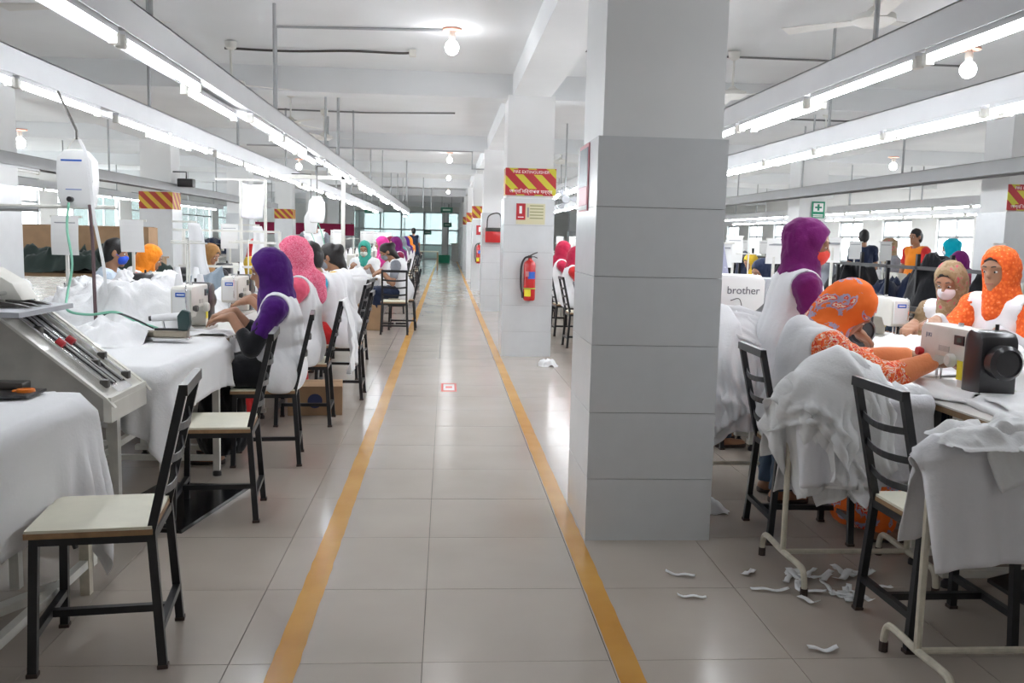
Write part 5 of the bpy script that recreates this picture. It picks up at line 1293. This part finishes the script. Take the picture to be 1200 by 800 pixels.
for x, y, lab in ((-2.2, 8.05, 'hanging white pattern cloth on a stand beside the orange scarf'), (-2.1, 10.2, 'second hanging white pattern cloth along the left line')):
    t = thing('hanging_cloth', lab, 'cloth', (x, y, .742))
    MB().bar((0, 0, 0), (0, 0, .70), .02).obj('post', WSTEEL, t); MB().bar((-.16, 0, .69), (.05, 0, .69), .016).obj('arm', WSTEEL, t)
    P, st = grid_pts(0, 1, 16, 0, 1, 20, 0); u, v_ = P[..., 0].copy(), P[..., 1].copy()
    Q = np.stack([-.02+u*(.10+.10*v_)+.01*np.sin(v_*7), -.03+.02*np.sin(u*8)*v_, .68-v_*.50], -1)
    link('panel', sheet_mesh('panel', Q, CLOTH2, thick=.004), t)
# water tanks further down
for x, y, z, s_, lab in ((-1.72, 12.3, 1.50, 1., 'white water tank hanging behind the standing man, nearer one'), (-2.05, 14.0, 1.36, .9, 'white water tank hanging left of the standing man'), (2.05, 12.4, 1.35, .9, 'white water tank seen between the two aisle columns')):
    t = thing('water_tank', lab, 'tank', (x, y, z)); t.scale = (s_,)*3
    MB().prism([(-.085, 0), (-.10, .06), (-.105, .20), (-.098, .29), (-.07, .305), (-.06, .35), (.05, .35), (.075, .30), (.10, .27), (.105, .15), (.09, .02), (.08, 0)], -.055, .055, 'xz', .018).obj('bottle', TANK, t)
    tx = min((-1.42, -2.42, 2.14), key=lambda q: abs(q-x)); zt = (2.24-z)/s_
    MB().tube([(0, 0, .34), (0, 0, zt), ((tx-x)/s_+.001, 0, zt)], .009, 6).obj('hook', DARKMETAL, t)
    MB().tube(smooth_path([(0, 0, .02), (.05, 0, -.1), (.1, 0, -.3), (.12, 0, -.55)]), .006, 6).obj('hose', MATS['green_hose'], t)

# chairs further back
GC = 'black chairs far down the lines'
for i in range(9): dup(chair0, (-.92-.03*(i % 3), 16.0+1.35*i, 0), PI/2+rs.uniform(-.2, .2), 'black steel chair far down the left line, %s one' % ORD[i], GC)
for i in range(7): dup(chair0, (1.72, 7.2+1.4*i, 0), -PI/2+rs.uniform(-.1, .1), 'black steel chair behind the near column, right line, %s one' % ORD[i], GC)
for i, y in enumerate((5.0, 5.75, 6.9)): dup(chair0, (3.48, y, 0), PI/2, ['black steel chair under the worker in the orange dotted scarf', 'black steel chair under the masked worker in khaki', 'empty black steel chair behind the masked worker'][i])
for i, y in enumerate((8.1, 9.2, 11.3, 14.2)): dup(chair0, (-2.95, y, 0), -PI/2, 'black steel chair under the %s worker' % ['blue-masked', 'orange-scarfed outer left', 'tan-scarfed', 'red-and-yellow dressed'][i])
dup(chair0, (1.66, 5.95, 0), -PI/2, 'black steel chair under the worker hidden by the near column')
dup(chair0, (-1.26, 14.6, 0), PI, 'black steel chair under the worker in the sea-green headscarf'); dup(chair0, (-.62, 13.25, 0), PI/2, 'black steel chair under the bowing worker in white')

# garment hung on a chair back
P, st = grid_pts(-.80, -.56, 20, 7.30, 7.78, 30, .90); P[..., 0] += 0
u, v_ = np.meshgrid(np.linspace(0, 1, 22), np.linspace(0, 1, 26), indexing='ij')
Q = np.stack([-.725+.055*v_+.03*np.sin(v_*3)+.015*np.sin(u*14+v_*3)*v_, 6.42+u*.30+.05*(u-.5)*v_+.012*np.sin(v_*8), .90-.50*v_-.03*np.sin(u*PI*2+1)*v_], -1)
tag(link('hung_garment', sheet_mesh('hung_garment', Q, CLOTH2, thick=.005, fold=.004, seed=4, pleat=.03, npl=4)), 'white garment hung over the back of the pink-scarfed worker chair', 'garment')
make_box('open brown carton with a round dark mark under the left chairs', (-.98, 6.95, 0), (.40, .34, .22), .1, mark=.055)
make_box('brown carton under the table behind the rear-view chair', (-1.08, 13.15, 0), (.34, .3, .36), 0)
make_box('second brown carton under the far end of the near left line', (-1.46, 13.2, 0), (.34, .3, .38), .1)

# fabric heaps along the lines
GH = 'small white fabric heaps far down the lines'
h0 = heap('small white fabric heap far down the left line', -1.85, 9.9, .744, .8, 1.0, .18, 51, dens=.03, group=GH)
for i in range(8): o = h0.copy(); COL.objects.link(o); o.location = (-1.85+rs.uniform(-.2, .2), (11.2 if i == 0 else 13.6+2.0*i), .744); o.rotation_euler = (0, 0, rs.uniform(0, 6)); o['label'] = 'small white fabric heap far down the left line, %s one' % ORD[i+1]
for i in range(9):
    o = h0.copy(); COL.objects.link(o); o.location = (2.6+rs.uniform(-.2, .2), 7.2+1.8*i, .744); o.rotation_euler = (0, 0, rs.uniform(0, 6)); o['label'] = 'small white fabric heap far down the right line, %s one' % ORD[i]
heap('white fabric pieces on the short clothed table, left line', -1.36, 13.62, .757, .6, .5, .12, 55)
heap('grey-blue fabric heap on the outer left machine', -2.1, 7.9, .744, .5, .5, .34, 57, m=clo('slate', (.20, .24, .28)))

# ================================================================ more workers (copies of the built ones in other clothes)
PEOPLE = [o for o in COL.objects if o.get('category') == 'person']
def worker(src, label, loc, rz, cols, group=None):
    """a copy of a built worker in other clothes"""
    r = dup(PEOPLE[src], loc, rz, label, group)
    for c in r.children:
        for key, m in cols.items():
            if c.name.split('.')[0] == key:
                c.material_slots[0].link = 'OBJECT'; c.material_slots[0].material = m
    return r
KIDS.clear()
bpy.context.view_layer.update()
worker(1, 'worker in hot pink headscarf beyond the sea-green one', (-1.05, 16.0, 0), FACE_L, {'headscarf': HOTPINK, 'top': HOTPINK})
worker(1, 'worker in dark magenta headscarf farthest right on the left line', (-.88, 17.2, 0), FACE_L+.3, {'headscarf': MAGENTA, 'top': MAROON})
worker(7, 'worker in red headscarf far down the left line', (-2.75, 18.5, 0), FACE_R, {'headscarf': REDF})
worker(1, 'worker in crimson headscarf seen left in the gap between the columns', (1.70, 13.6, 0), FACE_R, {'headscarf': CRIMSON, 'top': CRIMSON})
worker(0, 'worker in crimson headscarf seen right in the gap between the columns', (1.72, 12.4, 0), FACE_R, {'headscarf': CRIMSON, 'top': REDF, 'under_sleeve': GREY})
worker(10, 'person in dark clothes standing far off beside the left line end', (-1.15, 32.5, 0), .3, {'vest': NAVY, 'top': PALEBLUE})
worker(10, 'man in black standing beyond the black rack, right background', (6.75, 14.3, 0), -.3, {'vest': NAVY, 'top': NAVY})
worker(10, 'man in orange and red standing before the right windows', (6.8, 12.7, 0), 1.9, {'vest': ORANGE, 'top': REDF})
worker(11, 'worker in teal headscarf before the right windows', (7.0, 12.0, 0), 1.2, {'headscarf': TEAL, 'top': TEAL, 'face_mask': MASKW, 'ear_loop': MASKW})
worker(11, 'worker in khaki headscarf before the right windows', (6.85, 13.5, 0), 1.6, {'headscarf': KHAKI, 'top': GREY, 'vest': GREY, 'face_mask': GREY, 'ear_loop': GREY})
worker(1, 'worker in dark magenta headscarf near the right outer column', (6.75, 11.4, 0), 1.6, {'headscarf': MAGENTA, 'top': MAROON})
worker(7, 'worker in yellow headscarf beyond the magenta-scarfed worker', (4.8, 13.5, 0), FACE_L, {'headscarf': YELLOW, 'top': ROSE2})
for i, (c, nm) in enumerate(((MAROON, 'maroon'), (GREENH, 'green'), (GREY, 'grey'), (PURPLE, 'violet'), (ORANGE, 'orange'))):
    worker(1, 'small figure in %s headscarf far down the left line' % nm, (-1.05, 18.6+2.1*i, 0), FACE_L+.1*i, {'headscarf': c, 'top': c})
for i, (c, nm) in enumerate(((NAVY, 'navy'), (CRIMSON, 'crimson'), (GREY, 'grey'), (GREENH, 'green'))):
    worker(7, 'small figure in %s headscarf far down the right line' % nm, (3.45, 9.2+2.3*i, 0), FACE_L, {'headscarf': c, 'top': c})
# ================================================================ background things
t = thing('black_rack', 'long black steel rack with posts beyond the right sewing line', 'rack', (4.75, 7.6, 0))
for i in range(15): MB().bar((0, .62*i, 0), (0, .62*i, 1.30 if i % 3 else 1.22), .035).obj('post', BLACK, t)
for z in (1.16, .72): MB().bar((0, 0, z), (0, 8.7, z), .035).obj('rail', BLACK, t)
MB().box((-.02, 0, .70), (.5, 8.7, .72)).obj('shelf', WOOD, t)
for i in range(15): MB().bar((.48, .62*i, 0), (.48, .62*i, .70), .03).obj('post', BLACK, t)
for i in range(9):
    heap('dark garment bundle on the black rack, %s from the camera' % ORD[i], 5.0, 8.0+.95*i, .722, .62, 1.0, .58, 90+i, m=[BLACKF, BLACKF, NAVY, BLACKF, GREY][i % 5], dens=.03)
t = thing('storage_table', 'low table stacked with cartons and dark fabric, left background', 'table', (-5.0, 12.6, 0))
MB().box((-1.5, -.1, .70), (1.5, 1.0, .75)).obj('tabletop', WOOD, t)
for x in (-1.4, 1.4):
    for y in (0, .9): MB().bar((x, y, .7), (x, y, 0), .05).obj('leg', WSTEEL, t)
make_box('long brown carton on the left background table, left one', (-5.75, 13.25, .98), (1.0, .45, .40), 0); make_box('long brown carton on the left background table, right one', (-4.65, 13.25, .98), (1.0, .45, .40), .03)
t = thing('carton_shelf', 'shelf under the long cartons, left background', 'shelf', (-5.2, 13.25, .75)); MB().box((-1.2, -.24, .20), (1.2, .24, .226)).obj('board', WOOD, t)
for x in (-1.15, 0, 1.15): MB().box((x-.02, -.22, 0), (x+.02, .22, .2)).obj('support', WOOD, t)
TARP = clo('dark_green', (.030, .045, .040))
heap('dark green tarpaulin heap below the cartons, left background', -5.0, 12.8, .755, 2.4, .7, .40, 101, m=TARP, dens=.03)
heap('pale blue fabric heap on the outer left line, behind the feeder machine', -3.4, 7.2, .70, 1.0, .8, .12, 103, m=clo('ice_blue', (.42, .55, .60)), dens=.025)
t = thing('low_table', 'low table under the pale blue fabric, far left', 'table', (-3.4, 7.2, 0)); MB().box((-.55, -.45, .67), (.55, .45, .70)).obj('tabletop', WSTEEL, t)
for x in (-.5, .5):
    for y in (-.4, .4): MB().bar((x, y, .67), (x, y, 0), .04).obj('leg', WSTEEL, t)
MB().box((-.5, -.42, .02), (.5, .42, .55)).obj('blue_bundle', DENIM, t)
for i in range(5): heap('navy fabric bundle by the left windows, %s from the camera' % ORD[i], -6.25, 18.6+2.2*i, .744, 1.1, 1.9, .42, 110+i, m=NAVY, dens=.05)
t = thing('notice_board', 'dark red board on the far left of the hall', 'board', (-5.2, 36.0, 0)); MB().box((-2.2, 0, 1.3), (1.6, .05, 1.75)).obj('panel', MAROON, t); 
for x in (-2.1, 1.5): MB().bar((x, .06, 0), (x, .06, 1.8), .05).obj('post', GREYSTEEL, t)
t = thing('reception_desk', 'pale counter before the far glass partition', 'desk', (1.2, 50.2, 0)); MB().box((-.9, 0, 0), (1.0, .6, .95)).obj('front', WALLM, t); MB().box((-1.0, -.05, .95), (1.1, .7, 1.0)).obj('worktop', PLY, t)
t = thing('side_desk', 'pale desk at the far end of the left line', 'desk', (-.9, 36.5, 0)); MB().box((-.6, 0, .72), (.6, .7, .76)).obj('worktop', PLY, t)
for x in (-.56, .56): MB().box((x-.03, .02, 0), (x+.03, .68, .72)).obj('side_panel', CARD, t)
t = thing('file_box', 'small dark green box on the floor by the far counter', 'box', (-.1, 47.5, 0)); MB().bbox((-.3, -.2, 0), (.3, .2, .4), .02).obj('body', GRN, t)

# ================================================================ signs and column fittings
HAZ = stripe_mat('hazard_print', (.42, .022, .03), (.58, .52, .04), PI/4, .150, .36)
HAZ2 = stripe_mat('hazard_print_orange', (.36, .045, .03), (.58, .38, .04), PI/4, .15, .2)
def hazard(label, cx, y, z0, hw, text=False, side=None, w0=None, mm=None, depth=.10):
    """striped board on a column front, with a return on one side"""
    t = thing('hazard_sign', label, 'sign', (cx, y, z0)); mm = mm or HAZ
    MB().box((-hw, -.008, 0), (hw, 0, .305)).obj('front_panel', mm, t)
    if side: x = side*hw; MB().box((min(x, x+side*.008), -.008, 0), (max(x, x+side*.008), depth, .305)).obj('side_panel', mm, t)
    if text:
        MB().box((-.20, -.0095, .235), (.20, -.008, .290)).obj('text_band', RED, t); MB().box((-.19, -.0095, .012), (.20, -.008, .075)).obj('text_band', RED, t)
        text_mesh('lettering', 'FIRE EXTINGUISHER', .046, WPRINT, t, (0, -.0102, .262), (PI/2, 0, 0))
        text_mesh('lettering', 'অগ্নি নির্বাপক যন্ত্র', .052, WPRINT, t, (0, -.0102, .043), (PI/2, 0, 0))
    return t
hazard('red and yellow fire extinguisher sign on the column by the aisle', .952, 10.379, 1.845, .285, True, -1, depth=.3)
hazard('striped sign on the aisle column behind the red case', .94, COLY[4], 1.84, .288, False, -1, mm=HAZ2, depth=.3)
hazard('small striped sign on a far aisle column, nearer one', .94, COLY[5], 1.84, .288, False, -1, mm=HAZ2, depth=.3)
hazard('small striped sign on a far aisle column, farther one', .94, COLY[6], 1.84, .288, False, -1, mm=HAZ2, depth=.3)
hazard('striped sign wrapped round the second left column', -5.2, COLY[3], 1.725, .29, False, 1, mm=HAZ2, depth=.5)
hazard('small striped sign on the far left column', -5.2, COLY[5], 1.80, .29, False, 1, mm=HAZ2, depth=.5)
hazard('red and yellow sign on the column at the right border', 6.9, COLY[2], 1.83, .29, True)
hazard('small striped sign on the column just right of the near column', 6.9, COLY[4], 1.80, .29, False, -1, mm=HAZ2, depth=.5)

t = thing('notice_sheet', 'red and cream instruction sheet above the extinguisher', 'notice', (.79, 10.378, 1.52))
MB().box((0, -.004, 0), (.33, 0, .235)).obj('sheet', mat('cream_paper', (.66, .62, .42), .6), t); MB().box((0, -.006, .05), (.105, -.004, .235)).obj('red_panel', RED, t)
MB().box((.035, -.0075, .12), (.065, -.006, .205)).obj('pictogram', WPRINT, t); MB().box((.02, -.0075, .075), (.085, -.006, .085)).obj('text_line', WPRINT, t)
for z in (.205, .17, .135, .10, .065): MB().box((.155, -.0055, z), (.31, -.004, z+.012)).obj('text_line', mat('olive_print', (.32, .33, .18), .7), t)
MB().box((.125, -.0055, .08), (.145, -.004, .19)).obj('icon_column', PRINT, t)
def extinguisher(label, x, y, z):
    t = thing('fire_extinguisher', label, 'fire extinguisher', (x, y-.075, z))
    MB().lathe([(0, 0), (.055, .0), (.066, .012), (.068, .03), (.068, .40), (.062, .43), (.04, .455), (.022, .465), (.020, .485), (0, .485)], n=24).obj('cylinder', EXTRED, t)
    MB().bbox((-.022, -.02, .48), (.022, .02, .515), .005).obj('valve', DARKMETAL, t)
    MB().tube([(.0, 0, .51), (.045, 0, .535), (.085, 0, .55)], .007, 6).obj('lever', DARKMETAL, t); MB().tube([(.0, 0, .50), (.05, 0, .50), (.085, 0, .485)], .006, 6).obj('handle', DARKMETAL, t)
    MB().tube(smooth_path([(-.015, 0, .50), (-.06, 0, .48), (-.095, 0, .40), (-.10, 0, .28), (-.095, 0, .15), (-.075, -.01, .07)]), .011, 8).obj('hose', BLKPL, t)
    MB().tube([(-.078, -.01, .09), (-.070, -.012, .03)], [.013, .018], 8).obj('nozzle', BLKPL, t)
    def band(nm, z0, z1, a0, a1, m, r=.0688):
        v = []; f = []; N = 10
        for i in range(N+1):
            a = a0+(a1-a0)*i/N; v += [(r*math.sin(a), -r*math.cos(a), z0), (r*math.sin(a), -r*math.cos(a), z1)]
        for i in range(N): f.append((2*i, 2*i+2, 2*i+3, 2*i+1))
        MB().add(v, f).obj(nm, m, t)
    band('blue_label', .25, .33, -.35, 1.0, BLUE); band('pale_label', .275, .335, -.8, -.2, mat('faded_label', (.55, .2, .2), .5))
    band('yellow_tag', .05, .13, -1.0, .15, YEL, .0715); band('tie', .135, .145, -1.5, 1.5, mat('tie_green', (.55, .75, .12), .4), .071)
    MB().box((-.03, .066, .25), (.03, .075, .32)).obj('wall_bracket', GREYSTEEL, t)
extinguisher('red fire extinguisher with yellow tag hung on the aisle column', .955, 10.379, .655)
extinguisher('red fire extinguisher on the farther aisle column', .83, COLY[4], .70)
t = thing('notice_sheet', 'small red notice above the farther extinguisher', 'notice', (.76, COLY[4]-.001, 1.42)); MB().box((0, -.004, 0), (.2, 0, .24)).obj('sheet', RED, t); MB().box((.06, -.006, .08), (.13, -.004, .2)).obj('pictogram', WPRINT, t)
t = thing('fire_bucket', 'red case with wire handle on the column behind the extinguisher', 'case', (.87, COLY[3]-.10, 1.27))
MB().bbox((-.16, -.07, 0), (.16, .098, .26), .02).obj('case', EXTRED, t); MB().tube(smooth_path([(-.13, 0, .25), (-.10, 0, .48), (.10, 0, .52), (.13, 0, .25)]), .012, 6).obj('handle', DARKMETAL, t); MB().bbox((-.16, -.075, .20), (.17, -.06, .27), .01).obj('flap', DARKMETAL, t)
t = thing('wall_poster', 'narrow framed red and blue-grey poster on the side of the near column', 'poster', (.652, 4.19, 1.495))
MB().box((-.006, 0, 0), (0, .275, .31)).obj('frame', mat('dusty_red', (.42, .10, .13), .35), t); MB().box((-.008, .018, .115), (-.006, .257, .292)).obj('picture', mat('slate_print', (.10, .15, .19), .25), t)
MB().box((-.008, .018, .03), (-.006, .257, .11)).obj('red_field', mat('poster_red', (.55, .12, .16), .3), t); MB().box((-.008, .018, .006), (-.006, .257, .026)).obj('caption_strip', WPRINT, t)
t = thing('first_aid_sign', 'green first aid sign with white cross on the right background column', 'sign', (7.0, COLY[3]-.001, 1.875))
MB().box((-.13, -.006, 0), (.12, 0, .31)).obj('panel', GRN, t); MB().box((-.10, -.008, .12), (.09, -.006, .28)).obj('white_field', WPRINT, t)
MB().box((-.025, -.0095, .14), (.015, -.008, .26)).obj('cross', GRN, t); MB().box((-.07, -.0095, .185), (.06, -.008, .215)).obj('cross', GRN, t); MB().box((-.10, -.008, .05), (.09, -.006, .07)).obj('text_line', WPRINT, t); MB().box((-.10, -.008, .02), (.09, -.006, .035)).obj('text_line', WPRINT, t)
t = thing('floor_sticker', 'small red and white direction sticker on the aisle floor', 'sticker', (.045, 8.13, .0012))
MB().box((-.07, -.23, 0), (.07, .23, .0008)).obj('border', mat('sticker_red', (.65, .10, .08), .35), t); MB().box((-.05, -.17, .0008), (.05, .17, .0014)).obj('field', WPRINT, t); MB().box((-.03, -.05, .0014), (.03, .05, .0018)).obj('arrow', MATS['sticker_red'], t)
t = thing('wall_fan', 'grey round wall fan seen between the two aisle columns', 'fan', (1.9, 14.6, 2.0))
MB().lathe([(.0, -.05), (.06, -.05), (.07, 0), (.03, .08), (0, .08)], (0, 0, 0), 14, 'y').obj('motor', GREYPL, t)
for k in range(4): MB().tube([(.2*math.cos(a), -.03, .2*math.sin(a)) for a in np.linspace(0, 2*PI, 25)], .008+.002*k*0, 5, False).obj('guard_ring', GREYSTEEL, t) if k == 0 else None
for k in range(3):
    a = k*2*PI/3; MB().hexa([(.05*math.cos(a), -.03, .05*math.sin(a)), (.18*math.cos(a-.3), -.02, .18*math.sin(a-.3)), (.18*math.cos(a+.3), -.04, .18*math.sin(a+.3)), (.05*math.cos(a+.5), -.035, .05*math.sin(a+.5)), (.05*math.cos(a), -.027, .05*math.sin(a)), (.18*math.cos(a-.3), -.017, .18*math.sin(a-.3)), (.18*math.cos(a+.3), -.037, .18*math.sin(a+.3)), (.05*math.cos(a+.5), -.032, .05*math.sin(a+.5))]).obj('blade', GREYPL, t)
MB().tube([(0, .06, 0), (0, .06, 1.21)], .014, 6).obj('stem', GREYSTEEL, t)

# ================================================================ scraps on the floor
def scrap(x, y, L, w_, rz, label, curl, seed, group=None):
    n = 10; u = np.linspace(-.5, .5, n); r_ = np.random.RandomState(seed)
    z = .003+curl*(np.abs(u)*2)**2.2*.5+.004*np.sin(u*9+seed)+.004; bend_ = .25*L*r_.uniform(-1, 1)
    P = np.stack([np.stack([u*L, v_*w_+bend_*u*u*2, z+.003*v_*r_.uniform(-1, 1)], -1) for v_ in (-.5, 0, .5)], 1); P[..., 2] -= P[..., 2].min()-.0035
    tag(link('fabric_scrap', sheet_mesh('fabric_scrap', P, CLOTH2, thick=.0012), None, (x, y, .001), rz), label, 'fabric scrap', group)
S1 = [(.978, 3.515, .12, .022, -.35, 'lone curled white scrap nearest the column foot'), (.965, 3.29, .11, .02, -.15, 'lone white scrap below the one nearest the column foot'), (1.27, 3.535, .075, .028, .7, 'short white scrap left of the middle rack foot'),
      (1.295, 3.35, .15, .022, -.1, 'wavy white scrap left of the scrap pile'), (1.29, 2.825, .10, .025, -.1, 'lone white scrap nearest the camera on the right'), (1.17, 4.62, .1, .03, .4, 'white scrap at the rear corner of the near column')]
for i, (x, y, L, w_, r_, lab) in enumerate(S1): scrap(x, y, L, w_, r_, lab, .012, i)
rs = random.Random(5)
for i in range(26): scrap(1.40+rs.random()**.8*.36, 3.22+rs.random()*.34, rs.uniform(.07, .15), rs.uniform(.018, .032), rs.uniform(-1.6, 1.6), 'white scrap in the scattered pile under the middle rack', rs.uniform(.004, .03), 30+i, 'scrap pile under the middle rack')
for i, (x, y, lab) in enumerate(((1.36, 4.42, 'crumpled white rag on the floor behind the near column'), (1.12, 9.6, 'small white rag on the floor before the extinguisher column'))):
    heap(lab, x, y, 0.0, .22, .16, .07, 130+i, dens=.009)

t = thing('hung_shirt', 'pale lavender shirt hanging just right of the near column', 'garment', (2.42, 7.9, .742))
MB().bar((0, .03, 0), (0, .03, .72), .018).obj('post', WSTEEL, t)
u, v_ = np.meshgrid(np.linspace(0, 1, 14), np.linspace(0, 1, 20), indexing='ij')
link('shirt', sheet_mesh('shirt', np.stack([-.09+u*(.10+.12*v_)-.03*v_, .01*np.sin(u*9)-.02, .72-.42*v_-.05*np.abs(u-.5)], -1), clo('lavender', (.42, .42, .55)), thick=.006), t)
